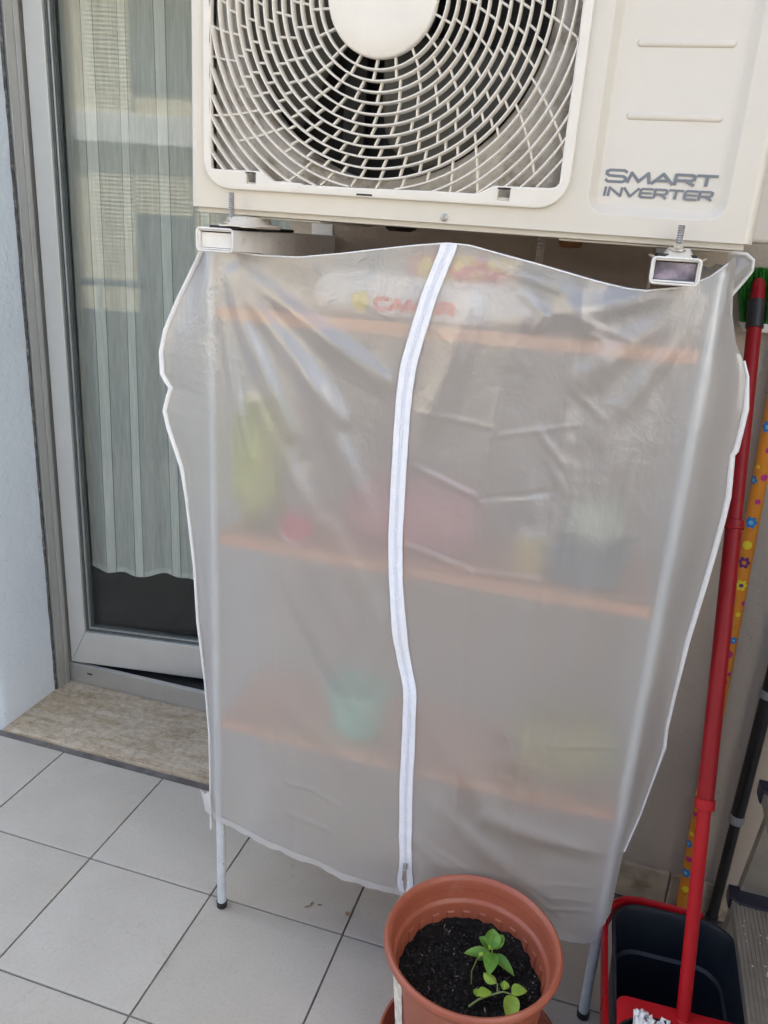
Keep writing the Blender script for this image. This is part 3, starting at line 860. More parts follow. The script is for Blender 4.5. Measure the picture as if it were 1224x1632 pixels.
# brackets, each a thing of its own, with bolt, nut and pad
def bracket(xc, label, right):
    t = thing('wall_bracket', label, 'bracket', (xc, WY, 1.46), (0, 0, 0), 'brackets carrying the air conditioner')
    y0 = -.478; wd = .031; z1 = .036
    # open box-section arm: outer loop front to wall, side cheeks deepen towards the wall
    mb = MB(); th = .0028
    def cheek(x0, x1):
        pr = [(y0, .004), (y0+.10, .001), (y0+.20, -.016), (-.004, -.075), (-.004, z1), (y0, z1)]
        mb.add([(x0, y, z) for y, z in pr]+[(x1, y, z) for y, z in pr], [tuple(range(6)), tuple(reversed(range(6, 12)))]+[(i, 6+i, 6+(i+1) % 6, (i+1) % 6) for i in range(6)])
    cheek(-wd, -wd+th); cheek(wd-th, wd)
    mb.box((-wd+th+.0002, y0, z1-th), (wd-th-.0002, -.004, z1))
    mb.box((-wd+th+.0002, y0, .0045), (wd-th-.0002, y0+.10, .0045+th))
    mb.build('bracket_arm', M['bracket'], t, None, .0015, 2)
    mb = MB(); mb.box((-.024, -.0035, -.30), (.024, 0, .06)); mb.build('wall_plate', M['bracket'], t, None, .001)
    # worn rim of the arm's open end
    mb = MB(); lo = rrect(-wd-.001, wd+.001, .0025, z1+.001, .006, 4)
    mb.tube([(x, y0-.0008, z) for x, z in lo], .0019, 6, True, 0, True); mb.build('arm_end_rim', M['bracket'], t, 60)
    mb = MB(); mb.box((-wd+.004, y0+(.020 if right else .007), .008), (wd-.004, y0+(.023 if right else .010), z1-.005))
    mb.build('end_filler', M['film'] if right else M['bracket'], t)
    mb = MB(); mb.box((-.027, y0+.030, z1+.0005), (.027, y0+.26, z1+.0065)); mb.build('rubber_pad', M['rubber'], t, None, .002)
    bx = .008 if not right else .0
    zb = z1+.007
    mb = MB(); z = zb; rr = []; pp = []
    k = 0
    while z < zb+.052-(.012 if right else 0):
        pp.append((bx, y0+.042, z)); rr.append(.0038 if k % 2 else .0050); z += .0016; k += 1
    mb.tube(pp, rr, 12); b = mb.build('bolt', M['zinc'], t, 20)
    mb = MB(); mb.tube([(bx, y0+.042, zb+.0035), (bx, y0+.042, zb+.0060)], .0125, 20); mb.build('washer', M['zinc'], b, 40)
    mb = MB(); mb.tube([(bx, y0+.042, zb+.0062), (bx, y0+.042, zb+.0130)], .0078, 6); mb.build('nut', M['zinc'], b, None, .0008)
    return t
bracket(.7560, 'white steel bracket with its empty open end, under the fan side', False)
bracket(1.4660, 'white steel bracket with crumpled dark wrap in its end, beneath the lettered panel', True)

# drain hose and small fittings under the unit
mb = MB(); pp = []; rr = []; z = 1.522; k = 0
while z > 1.30:
    pp.append((1.228+.004*math.sin(z*9), .285+.10*(1.522-z)*.3, z)); rr.append(.0085 if k % 2 else .0066); z -= .0036; k += 1
mb.tube(pp, rr, 12); o = mb.build('drain_hose', M['ac_shroud'], None, 50)
tag(o, 'thin ribbed drain hose hanging down under the air conditioner', 'hose')
t = thing('drain_valve', 'black rubber fitting sticking out below the fan side base', 'fitting', (.985, .16, 1.5245), (R(90), 0, R(8)))
mb = MB(); mb.tube([(-.026, 0, .0), (-.02, 0, .0), (.020, 0, .0), (.032, -.002, 0)], [.009, .0135, .0135, .007], 14); mb.build('fitting_body', M['blackcap'], t, 40)
mb = MB(); mb.tube([(.030, -.001, 0), (.05, .006, 0)], .006, 10); mb.build('nozzle', M['blackcap'], t, 40)
mb = MB(); mb.lathe([(.001, -.012), (.018, -.010), (.022, 0), (.020, .008)], 24, (1.295, .17, 1.512)); o = mb.build('drain_plug', simple('copper_brown', (.20, .09, .03), .5), None, 40)
tag(o, 'small brown plug in the underside of the air conditioner', 'plug')

# ------------------------------------------------------------------ shelving rack
rack = thing('shelf_rack', 'galvanised shelf rack with three pine shelves inside the frosted cover', 'shelf', (1.118, .12, 0))
LX, RX, FY, BY = .7025, 1.5345, -.020, .270
def P(x, y, z): return (x-1.118, y-.12, z)
for x in (LX, RX):
    for y in (FY, BY):
        mb = MB(); mb.tube([P(x+(.004 if x < 1 else 0), y, .012), P(x-(.004 if x < 1 else 0), y, 1.475)], .0108, 16, True, 0, False, .95)
        lg = mb.build('leg', M['rackmetal'], rack, 40)
        mb = MB(); mb.tube([P(x+(.004 if x < 1 else 0), y, .001), P(x+(.004 if x < 1 else 0), y, .016)], [.0122, .0126], 16); mb.build('foot_cap', M['blackcap'], lg, 40)
        mb = MB(); mb.tube([P(x-(.004 if x < 1 else 0), y, 1.470), P(x-(.004 if x < 1 else 0), y, 1.480), P(x-(.004 if x < 1 else 0), y, 1.484)], [.0118, .0115, .006], 16); mb.build('top_cap', M['rackmetal'], lg, 40)
mb = MB(); mb.tube([P(LX+.0102, FY-.004, .13), P(LX+.0122, FY-.004, .13)], .003, 8); mb.build('leg_hole', M['blackcap'], rack)
for z in (.508, .926, 1.356):
    mb = MB(); mb.box(P(LX+.012, FY-.0118, z-.011), P(RX-.012, FY+.012, z+.011)); s_ = mb.build('shelf', M['pine'], rack, None, .002)
    for k in range(4):
        mb = MB(); y = FY+.018+k*.069; mb.box(P(LX+.012, y, z-.006), P(RX-.012, y+.062, z+.009)); mb.build('shelf_board', M['pine'], s_, None, .002)
    for x in (LX, RX):
        mb = MB(); mb.tube([P(x, FY+.011, z), P(x, BY-.011, z)], .007, 10); mb.build('cross_bar', M['rackmetal'], s_, 40)

# ------------------------------------------------------------------ frosted cover over the rack
Lt = [(0.677,1.462),(0.656,1.440),(0.636,1.408),(0.612,1.365),(0.585,1.311),(0.574,1.269),(0.575,1.228),(0.584,1.213),(0.593,1.202),(0.586,1.184),(0.578,1.155),(0.586,1.121),(0.597,1.090),(0.613,1.045),(0.621,0.987),(0.628,0.922),(0.637,0.833),(0.642,0.712),(0.659,0.581),(0.676,0.459),(0.678,0.344),(0.678,0.207)]
Rt = [(1.549,1.506),(1.556,1.449),(1.561,1.421),(1.575,1.380),(1.591,1.353),(1.601,1.330),(1.608,1.281),(1.607,1.241),(1.606,1.213),(1.602,1.205),(1.609,1.137),(1.608,1.093),(1.605,1.037),(1.601,0.979),(1.597,0.932),(1.592,0.871),(1.589,0.770),(1.587,0.691),(1.590,0.652),(1.581,0.581),(1.570,0.507),(1.553,0.429),(1.551,0.368),(1.550,0.19)]
XL = table([(z, x) for x, z in Lt]); XR = table([(z, x) for x, z in Rt])
ztop = table([(0.68,1.461),(0.735,1.462),(0.805,1.458),(0.874,1.460),(0.946,1.470),(1.006,1.480),(1.068,1.490),(1.124,1.497),(1.160,1.496),(1.210,1.486),(1.260,1.477),(1.309,1.467),(1.367,1.455),(1.405,1.449),(1.432,1.448),(1.485,1.457),(1.517,1.473),(1.535,1.489),(1.549,1.503)])
zbot = table([(0.67,.262),(0.708,0.256),(0.761,0.245),(0.822,0.235),(0.939,0.229),(1.004,0.214),(1.082,0.212),(1.136,0.213),(1.218,0.208),(1.349,0.198),(1.437,0.200),(1.511,0.205),(1.527,0.216),(1.56,0.30)])
# soft folds and sharp creases of the sheet: (x0,z0, x1,z1, half width, height towards the viewer)
FOLDS = [
 (.730,1.42,.860,1.16,.016,.010),(.745,1.42,.960,1.20,.018,.010),(.765,1.43,1.03,1.27,.018,.008),(.715,1.40,.775,1.10,.012,.008),
 (.80,1.20,.93,.98,.022,.008),(.90,1.25,1.02,1.03,.022,.008),
 (1.50,1.44,1.36,1.31,.022,.006),(1.515,1.43,1.43,1.27,.016,.006),(1.48,1.45,1.26,1.39,.018,.005),
 (1.13,.69,1.30,.46,.030,.010),(1.30,.46,1.50,.42,.020,.008),(1.20,.45,1.44,.30,.022,.009),(1.16,.36,1.36,.24,.018,.007),(1.10,.92,1.02,.66,.03,.006),
 (.84,.90,1.05,.60,.024,.007),(.95,1.00,1.075,.80,.020,.007),(.78,.90,.82,.50,.018,.005),(1.33,.94,1.30,.66,.024,.005),(1.42,1.02,1.40,.72,.02,.005),(1.17,1.40,1.10,1.15,.02,.006),(1.31,1.44,1.36,1.38,.016,.006),
 (.86,.62,1.02,.50,.03,.006),(1.40,1.05,1.46,.74,.03,.005),(1.25,1.22,1.34,.98,.03,.005),(.80,.95,.93,.70,.03,-.006),(.90,.95,1.05,.74,.025,.006),
]
CREASE = [
 (1.230,1.275,1.224,1.173,.0040,.0030),(1.224,1.173,1.217,1.084,.0040,.0032),(1.217,1.084,1.213,.955,.0040,.0032),(1.213,.955,1.218,.782,.0040,.0028),(1.218,.782,1.231,.56,.0040,.0024),(1.231,.56,1.238,.40,.004,.0018),
 (.832,1.25,.836,.925,.0035,.0018),(.836,.925,.843,.60,.0035,.0020),(1.045,.86,1.05,.66,.003,.0012),(1.455,1.2,1.44,.92,.005,.0016),(1.37,1.12,1.365,.95,.005,.0016),
 (1.098,1.13,1.214,1.092,.0045,.0045),(1.217,1.090,1.335,1.122,.004,-.0030),(1.092,.985,1.213,.958,.005,.0040),(1.213,.958,1.36,.965,.005,.0032),(1.10,1.225,1.23,1.215,.004,.0022),(1.225,1.20,1.36,1.235,.0035,.0018),
 (.855,.680,.90,.685,.004,.0026),(.90,.685,.94,.68,.004,.002),(.875,.415,.93,.417,.004,.0035),(.93,.417,.99,.395,.004,.0035),(.88,.34,.98,.325,.006,.0025),
 (1.39,.64,1.47,.65,.004,.0030),(1.47,.65,1.575,.675,.005,.0034),(1.44,.435,1.53,.42,.004,.003),(1.42,.33,1.52,.34,.004,.003),(1.43,.30,1.53,.305,.0035,.0028),(1.42,.27,1.53,.285,.004,.003),(1.36,.33,1.46,.255,.005,.003),
 (1.17,.37,1.30,.31,.005,.0035),(1.30,1.41,1.42,1.375,.004,.002),(1.25,1.43,1.29,1.40,.005,.004),(1.29,1.40,1.275,1.375,.005,.0035),
 (.98,1.40,1.04,1.375,.004,.003),(1.17,1.475,1.34,1.43,.004,.002),(.62,1.215,.70,1.205,.004,.002),(.60,1.19,.69,1.17,.004,-.002),(.70,.42,.76,.37,.006,.002),
 (1.30,1.22,1.345,1.17,.005,.003),(1.325,1.17,1.355,1.12,.005,.0025),(1.30,1.05,1.33,.99,.005,.0025),(1.345,1.29,1.40,1.25,.005,.0022),(1.245,1.35,1.275,1.31,.005,.002),(.99,1.31,1.04,1.275,.005,.002),
]
def seg_d(x, z, s):
    x0, z0, x1, z1 = s[:4]; dx, dz = x1-x0, z1-z0; l2 = dx*dx+dz*dz
    t = ((x-x0)*dx+(z-z0)*dz)/l2
    tc = max(0, min(1, t))
    return math.hypot(x-x0-tc*dx, z-z0-tc*dz), tc
def coverY(x, z):
    s = (x-LX)/(RX-LX)
    if s < 0:
        t = (LX-x)/max(.02, LX-XL(z)); y = -.0345+.042*sm(t)*min(1, (LX-XL(z))/.05)
    elif s > 1:
        t = (x-RX)/max(.02, XR(z)-RX); y = -.0345+.042*sm(t)*min(1, (XR(z)-RX)/.05)
    else:
        k = math.sin(PI*s)
        # slack between the shelves, close to each shelf edge near the legs
        hang = .010+.006*sm((1.30-z)/.4)+.008*sm((x-1.1)/.3)*sm((1.5-x)/.1)
        y = -.0345-hang*min(1, k*1.5)**2-.004*k
    h = 0.0
    for f in FOLDS:
        d, t = seg_d(x, z, f)
        if d < f[4]*4: h += 1.05*f[5]*math.exp(-(d/(f[4]*1.05))**2)*(.25+.75*math.sin(PI*min(1, max(0, .12+.76*t))))
    for f in CREASE:
        d, t = seg_d(x, z, f)
        if d < f[4]*2.2:
            h += .6*f[5]*max(0, 1-d/(f[4]*2))*(.35+.65*math.sin(PI*min(1, max(0, .1+.8*t))))
    e = min(1, abs(s)*14, abs(1-s)*14) if 0 <= s <= 1 else .35
    h = h*max(.25, e)
    h += (.0016*math.sin(x*31+2.2*math.sin(z*2.1))+.0012*math.sin(x*67-z*9))*e*(.4+.6*noise.noise((x*3, z*3, 9.0)))
    h += .0022*noise.noise((x*9, z*5, 3.1))*e+.0009*noise.noise((x*26, z*19, 7.7))*max(.3, e)
    rg = sm((x-1.25)/.15)*sm((1.45-x)/.1)
    h += rg*.0022*noise.turbulence((x*17, z*15, 1.3), 3, False)
    y -= h
    if 0 <= s <= 1: y = min(y, -.0335)
    return y
cover = thing('shelf_cover', 'frosted translucent plastic shelf cover with a white zip down its front', 'cover', (1.118, .12, 0))
NU, NV = 260, 360
rowsv = []
for j in range(NV+1):
    wv = j/NV
    for i in range(NU+1):
        u = i/NU
        xn = lerp(.68, 1.552, u)
        z = lerp(zbot(xn), ztop(xn), wv)
        x = lerp(XL(z), XR(z), u)
        rowsv.append(P(x, coverY(x, z), z+.0))
mb = MB(); mb.add(rowsv, [(j*(NU+1)+i, j*(NU+1)+i+1, (j+1)*(NU+1)+i+1, (j+1)*(NU+1)+i) for j in range(NV) for i in range(NU)])
mb.build('front_panel', M['frost'], cover, 80)
# side panels from the seam back to the wall
def side(X, xb, z0, z1, name):
    mb = MB(); na, nz = 26, 110; vs = []
    for j in range(nz+1):
        z = lerp(z0, z1, j/nz)
        for i in range(na+1):
            t = i/na; x = lerp(X(z), xb, sm(t))+(.012*noise.noise((t*4, z*5, xb))*math.sin(PI*t))*(-1 if xb < 1 else 1)
            vs.append(P(x, lerp(coverY(X(z), z)+.0002, .285, t), z))
    mb.add(vs, [(j*(na+1)+i, j*(na+1)+i+1, (j+1)*(na+1)+i+1, (j+1)*(na+1)+i) for j in range(nz) for i in range(na)])
    return mb.build(name, M['frost'], cover, 80)
side(XL, .688, .265, 1.46, 'side_panel'); side(XR, 1.548, .30, 1.49, 'side_panel')
mb = MB(); vs = []; nx, ny = 120, 16
for j in range(ny+1):
    for i in range(nx+1):
        x = lerp(.68, 1.548, i/nx); t = j/ny; zt = ztop(x)
        z = zt-.004*math.sin(PI*t)-.012*t+.002*noise.noise((x*14, t*4, 2))
        vs.append(P(x, lerp(coverY(x, zt)+.0003, .285, t), z))
mb.add(vs, [(j*(nx+1)+i, j*(nx+1)+i+1, (j+1)*(nx+1)+i+1, (j+1)*(nx+1)+i) for j in range(ny) for i in range(nx)])
mb.build('top_panel', M['frost'], cover, 80)
# white piping along the seams
def piping(pts, rad, name='piping'):
    mb = MB(); mb.tube(pts, rad, 8, True, 0, False, .7); return mb.build(name, M['piping'], cover, 60)
pp = []; rr = []
for x, z in Lt:
    pp.append(P(x-.001, coverY(x, z), z)); rr.append(.0056 if z > 1.0 else (.0042 if z > .7 else .0028))
piping(pp, rr)
pp = []; rr = []
for x, z in Rt[4:-2]:
    pp.append(P(x+.001, coverY(x, z), z)); rr.append((.0066 if z < 1.33 else .0034) if z > .8 else (.0044 if z > .6 else .0026))
piping(pp, rr)
piping([P(.69+.0072*k, coverY(.69+.0072*k, ztop(.69+.0072*k))-.0006, ztop(.69+.0072*k)) for k in range(119)], .0021)
# loose corner flap at the top right
mb = MB(); fl = [(1.565,1.445),(1.579,1.468),(1.588,1.484),(1.587,1.500),(1.576,1.508),(1.549,1.510)]
fan_c = (1.545, 1.46)
vs = [P(1.545, .055, 1.455)]+[P(x, .10, z) for x, z in fl]; mb.add(vs, [(0, i, i+1) for i in range(1, len(fl))]); mb.build('corner_flap', M['frost'], cover)
piping([P(x, .0985, z) for x, z in fl], .0048)
# hem band and the torn corner at the lower left
mb = MB(); vs = []; n = 150
for i in range(n+1):
    x = lerp(.682, 1.535, i/n); zb = zbot(x)
    for dz in (-.003+.003*noise.noise((x*40, 0, 0)), .013): vs.append(P(x, coverY(x, zb+max(0, dz))-.0012-(.003*noise.noise((x*33, 1, 0)) if dz < 0 else 0), zb+dz))
mb.add(vs, [(2*i, 2*i+2, 2*i+3, 2*i+1) for i in range(n)]); mb.build('hem', M['frost_double'], cover, 80)
mb = MB(); tp = [(.690,-.036,.262),(.672,-.030,.268),(.664,-.024,.290),(.655,-.02,.312),(.668,-.022,.305),(.679,-.026,.318),(.688,-.034,.300)]
mb.add([P(*q) for q in tp], [(0, 1, 2, 3, 4, 5, 6)]); mb.build('torn_corner', M['frost_double'], cover)
# zip
zp = [(1.129,1.496),(1.119,1.467),(1.108,1.437),(1.097,1.398),(1.086,1.352),(1.0745,1.300),(1.071,1.242),(1.071,1.177),(1.072,1.087),(1.074,0.994),(1.079,0.935),(1.087,0.874),(1.098,0.800),(1.110,0.743),(1.1245,0.697),(1.128,0.590),(1.131,0.475),(1.138,0.356),(1.143,0.294),(1.146,0.222)]
zf = table([(z, x) for x, z in zp])
def zx(z):
    return (zf(z-.012)+zf(z)+zf(z+.012))/3
def ribbon(o0, o1, dy, name, m, parent, zlo=.222, zhi=1.4965, nx=4, gap=None):
    mb = MB(); vs = []; rows = 190
    for j in range(rows+1):
        z = lerp(zlo, zhi, j/rows)
        for i in range(nx+1):
            x = zx(z)+lerp(o0, o1, i/nx)*(1+.05*noise.noise((z*30, o0*99, 0)))
            if gap: x += gap(z)
            vs.append(P(x, coverY(x, z)-dy-.0009*noise.noise((z*55, i*.7, 1)), z))
    mb.add(vs, [(j*(nx+1)+i, j*(nx+1)+i+1, (j+1)*(nx+1)+i+1, (j+1)*(nx+1)+i) for j in range(rows) for i in range(nx)])
    return mb.build(name, m, parent, 80)
sg = lambda z: .0035*sm((.285-z)/.03)*sm((z-.222)/.02)
zt_ = ribbon(-.0135, -.0006, .0026, 'zip_tape', M['white_tape'], cover, gap=lambda z: -sg(z))
ribbon(.0006, .0135, .0026, 'zip_tape', M['white_tape'], cover, gap=lambda z: sg(z))
ribbon(-.0024, .0024, .0038, 'zip_teeth', M['zip_coil'], zt_, zlo=.286, nx=4)
for o_ in (-.0125, .0118): ribbon(o_, o_+.0010, .0034, 'stitching', M['piping'], zt_, nx=1)
zs = .294
sx, sy = zx(zs), coverY(zx(zs), zs)
mb = MB(); mb.box(P(sx-.0045, sy-.0085, zs-.008), P(sx+.0045, sy-.0045, zs+.006)); slider = mb.build('zip_slider', M['zinc'], cover, None, .0015)
mb = MB(); mb.box(P(sx-.0042, sy-.0100, zs-.036), P(sx-.0005, sy-.0085, zs-.008)); mb.build('pull_tab', M['zinc'], slider, None, .001)

# ------------------------------------------------------------------ things on the shelves
def pillow(name, label, cat, m, c, hs, p=.55, amp=.10, seed=0, rz=0, flat=.0):
    t = MB(); nu, nv = 48, 28; vs = []
    def se(a, e): return math.copysign(abs(a)**e, a)
    for j in range(nv+1):
        ph = -PI/2+PI*j/nv
        for i in range(nu):
            th = 2*PI*i/nu
            x = se(math.cos(ph), p)*se(math.cos(th), p); y = se(math.cos(ph), p)*se(math.sin(th), p); z = se(math.sin(ph), p)
            k = 1+amp*noise.fractal((x*1.7+seed, y*1.7, z*1.7), .8, 2.0, 3)
            vs.append((x*hs[0]*k, y*hs[1]*k, max(-1, z*k)*hs[2]))
    fs = [(j*nu+i, j*nu+(i+1) % nu, (j+1)*nu+(i+1) % nu, (j+1)*nu+i) for j in range(nv) for i in range(nu)]
    t.add(vs, fs); o = t.build(name, m, None, 80); o.location = c; o.rotation_euler = (0, 0, rz)
    return tag(o, label, cat)
SH = (.518, .936, 1.366)
def touch(x0, x1, z0, z1):      # how far forward something may stand behind the sheet there
    return max(coverY(lerp(x0, x1, i/24), lerp(z0, z1, j/12)) for i in range(25) for j in range(13))
yb = touch(.96, 1.15, 1.378, 1.425)+.0018+.0745
yc = touch(.835, .90, .93, .995)+.0325
bag = pillow('plastic_bag', 'white plastic bag with red lettering and a yellow emblem on the top shelf', 'bag', M['bag_white'], (1.075, yb, SH[2]+.043), (.19, .070, .042), .62, .06, 2)
GL['C'] = [[(1, .9), (.86, 1), (.14, 1), (0, .86), (0, .14), (.14, 0), (.86, 0), (1, .1)]]
stroke_text('bag_lettering', 'CAMAR', [.021, .023, .025, .023, .021], -.064, -.024, .0225, .0045, .0056, M['f_red'], bag, -.0745)
mb = MB(); n = 40
mb.add([(-.091+.017*(1+.16*math.cos(5*2*PI*i/n))*math.cos(2*PI*i/n), -.0745, -.010+.014*(1+.16*math.cos(5*2*PI*i/n))*math.sin(2*PI*i/n)) for i in range(n)]+[(-.091, -.0747, -.010)], [(i, (i+1) % n, n) for i in range(n)])
mb.add([(-.096, -.0745, -.023), (-.086, -.0745, -.023), (-.092, -.0745, -.036)], [(0, 1, 2)])
mb.build('bag_emblem', M['f_gold'], bag)
pillow('snack_bag', 'red and yellow printed bag lying on the white bag on the top shelf', 'bag', M['bag_candy'], (1.140, touch(1.07, 1.21, 1.448, 1.476)+.0735, SH[2]+.094), (.090, .070, .026), .7, .08, 5)
pillow('garden_bag', 'lime green bag standing at the left end of the middle shelf', 'bag', M['bag_lime'], (.765, .075, SH[1]+.13), (.050, .07, .128), .7, .16, 8)
pillow('rose_bag', 'wide rose coloured bag lying at the centre of the middle shelf', 'bag', M['bag_rose'], (1.075, .095, SH[1]+.070), (.125, .075, .070), .7, .14, 11)
t = thing('small_bowl', 'small pink red bowl with a white foot tilted close to the cover', 'bowl', (.868, yc, SH[1]+.028), (R(28), R(24), 0))
mb = MB(); mb.lathe([(.006, -.016), (.018, -.015), (.026, -.004), (.030, .014), (.028, .014), (.024, -.002), (.016, -.012), (.004, -.013)], 36); mb.build('bowl_body', M['pinkred'], t, 50)
mb = MB(); mb.tube([(.0295*math.cos(2*PI*i/36), .0295*math.sin(2*PI*i/36), .0145) for i in range(36)], .0022, 8, True, 0, True); mb.build('bowl_rim', M['pinkred'], t, 60)
mb = MB(); mb.lathe([(.019, -.0165), (.0255, -.010), (.026, -.004), (.0275, -.004), (.0270, -.011), (.020, -.018)], 36); mb.build('bowl_foot', M['piping'], t, 50)
t = thing('yellow_jar', 'yellow plastic jar beside the slate blue box on the middle shelf', 'jar', (1.305, .055, SH[1]))
mb = MB(); mb.lathe([(.001, .001), (.030, .001), (.033, .006), (.033, .062), (.026, .070), (.024, .074)], 32); mb.build('jar_body', M['yellow'], t, 40)
mb = MB(); mb.lathe([(.027, .0735), (.027, .088), (.024, .090), (.001, .090)], 32); mb.build('lid', M['whiteplastic'], t, 40)
t = thing('storage_box', 'slate blue box at the right end of the middle shelf', 'box', (1.405, .078, SH[1]))
mb = MB(); mb.add([(-.055, -.06, .001), (.055, -.06, .001), (.055, .06, .001), (-.055, .06, .001), (-.062, -.068, .058), (.062, -.068, .058), (.062, .068, .058), (-.062, .068, .058)], [(0, 3, 2, 1), (0, 1, 5, 4), (1, 2, 6, 5), (2, 3, 7, 6), (3, 0, 4, 7), (4, 5, 6, 7)]); mb.build('box_body', M['slate'], t, None, .006, 3)
mb = MB(); mb.box((-.066, -.072, .0585), (.066, .072, .068)); mb.build('box_lid', M['slate'], t, None, .004, 3)
pillow('seed_packet', 'pale green rounded packet lying on top of the slate blue box', 'packet', M['pale_green'], (1.405, .088, SH[1]+.068+.042), (.05, .05, .042), .75, .12, 21)
t = thing('mint_flowerpot', 'mint green plastic flowerpot on the bottom shelf', 'pot', (.992, .062, SH[0]))
mb = MB(); mb.lathe([(.001, .001), (.045, .001), (.050, .004), (.060, .096), (.056, .096), (.046, .008), (.001, .008)], 40); mb.build('pot_body', M['mint'], t, 40)
mb = MB(); mb.lathe([(.0605, .088), (.070, .090), (.071, .108), (.068, .110), (.058, .108), (.058, .092)], 40); mb.build('pot_rim', M['mint'], t, 40)
pillow('soil_bag', 'olive and gold soil bag slumped at the right end of the bottom shelf', 'bag', M['bag_gold'], (1.415, .085, SH[0]+.070), (.105, .085, .070), .7, .18, 31)

# ------------------------------------------------------------------ terracotta pot with basil
PC = (1.3135, -.233)
sau = MB(); sau.lathe([(.001, .004), (.125, .004), (.135, .001), (.150, .004), (.166, .030), (.1755, .056), (.1785, .060), (.1785, .064), (.174, .065), (.170, .060), (.158, .034), (.140, .010), (.001, .010)], 72, (1.333, -.222, 0))
o = sau.build('plant_saucer', M['terracotta'], None, 40); tag(o, 'round terracotta coloured saucer under the big plant pot', 'saucer')
pot = thing('flower_pot', 'large terracotta coloured plastic pot of dark soil in front of the zip', 'pot', (PC[0], PC[1], .011))
HT = .324
prof = [(.001, 0), (.108, 0), (.112, .004), (.1375, HT-.062), (.1385, HT-.058), (.1395, HT-.052), (.1425, HT-.018), (.150, HT-.017), (.1555, HT-.013), (.158, HT-.006), (.1565, HT), (.1525, HT+.003), (.148, HT+.001), (.1445, HT-.006), (.1425, HT-.020), (.1395, HT-.040), (.1385, HT-.043), (.1345, HT-.045), (.1330, HT-.051), (.1120, .030), (.001, .026)]
mb = MB(); mb.lathe(prof, 96); mb.build('pot_wall', M['terracotta'], pot, 50)
for k in range(26):      # recessed pattern pressed into the wall, showing inside as raised pads
    a = 2*PI*(k+.5)/26
    mb = MB(); vs = []
    for rr_, zz_ in ((.0, HT-.064), (.0, HT-.120)):
        for da in (-.055, .055):
            rad = .1330+(.1120-.1330)*((HT-.051)-zz_)/(HT-.081)
            vs.append(((rad-.0006)*math.cos(a+da), (rad-.0006)*math.sin(a+da), zz_)); vs.append(((rad-.0026)*math.cos(a+da*.9), (rad-.0026)*math.sin(a+da*.9), zz_+(-.003 if zz_ > HT-.1 else .003)))
    mb.add(vs, [(1, 3, 7, 5), (0, 1, 5, 4), (2, 6, 7, 3), (0, 2, 3, 1), (4, 5, 7, 6)])
    mb.build('pressed_pad', M['terracotta'], pot, None, .0006)
# soil
ZS = HT-.092
mb = MB(); nr, na = 34, 110; vs = [(0, 0, ZS)]
def soil_h(x, y):
    return ZS+.015*noise.fractal((x*14, y*14, 4.2), .9, 2.1, 4)+.007*noise.noise((x*70, y*70, 1.0))+.003*noise.noise((x*190, y*190, 5.0))+.012*(x*x+y*y)/.016*(.3+.7*max(0, y)/.12)
for i in range(1, nr+1):
    for j in range(na):
        r = .1285*i/nr; a = 2*PI*j/na; x, y = r*math.cos(a), r*math.sin(a); vs.append((x, y, soil_h(x, y)))
fs = [(0, 1+j, 1+(j+1) % na) for j in range(na)]
fs += [(1+(i-1)*na+j, 1+i*na+j, 1+i*na+(j+1) % na, 1+(i-1)*na+(j+1) % na) for i in range(1, nr) for j in range(na)]
mb.add(vs, fs); so_ = mb.build('soil', M['soil'], pot, 60); so_['kind'] = 'stuff'
rnd = random.Random(3)
def crumbs(n, smin, smax, m, name, el=1.0):
    mb = MB()
    for _ in range(n):
        r = .126*math.sqrt(rnd.random()); a = rnd.random()*2*PI; x, y = r*math.cos(a), r*math.sin(a); s_ = rnd.uniform(smin, smax); z = soil_h(x, y)+s_*.3
        q = Matrix.Rotation(rnd.random()*6, 3, 'Z') @ Matrix.Rotation(rnd.random()*1.2, 3, 'X')
        p8 = [Vector(v) for v in ((1, 0, 0), (-1, 0, 0), (0, 1, 0), (0, -1, 0), (0, 0, 1), (0, 0, -1))]
        w_ = (s_*el*rnd.uniform(.7, 1.3), s_*rnd.uniform(.6, 1.2)/max(1, el*.6), s_*rnd.uniform(.5, .9))
        mb.add([Vector((x, y, z))+q @ Vector((v.x*w_[0], v.y*w_[1], v.z*w_[2])) for v in p8], [(0, 2, 4), (2, 1, 4), (1, 3, 4), (3, 0, 4), (2, 0, 5), (1, 2, 5), (3, 1, 5), (0, 3, 5)])
    o = mb.build(name, m, pot); o['kind'] = 'stuff'
crumbs(1100, .0012, .0036, M['crumb'], 'soil_crumbs'); crumbs(70, .0008, .0020, M['perlite'], 'pale_soil_bits'); crumbs(26, .0012, .0022, M['perlite'], 'bark_splinters', 4.0)
# peeling label on the side of the pot
mb = MB(); vs = []; n1, n2 = 10, 16
for i in range(n1+1):
    for j in range(n2+1):
        a = R(200+24*i/n1); z = lerp(.10, HT-.040, j/n2); rad = .112+(.1375-.112)*z/(HT-.062)+.0012
        edge = (.004*noise.noise((z*60, 0, 0)) if i in (0, n1) else 0)
        rad += .006*max(0, (i/n1-.6))*abs(noise.noise((z*40, 2, 0)))+.0015*noise.noise((i*.8, z*70, 1))
        a += edge*6
        vs.append((rad*math.cos(a), rad*math.sin(a), z))
mb.add(vs, [(i*(n2+1)+j, (i+1)*(n2+1)+j, (i+1)*(n2+1)+j+1, i*(n2+1)+j+1) for i in range(n1) for j in range(n2)]); mb.build('peeling_label', M['paper'], pot, 60)

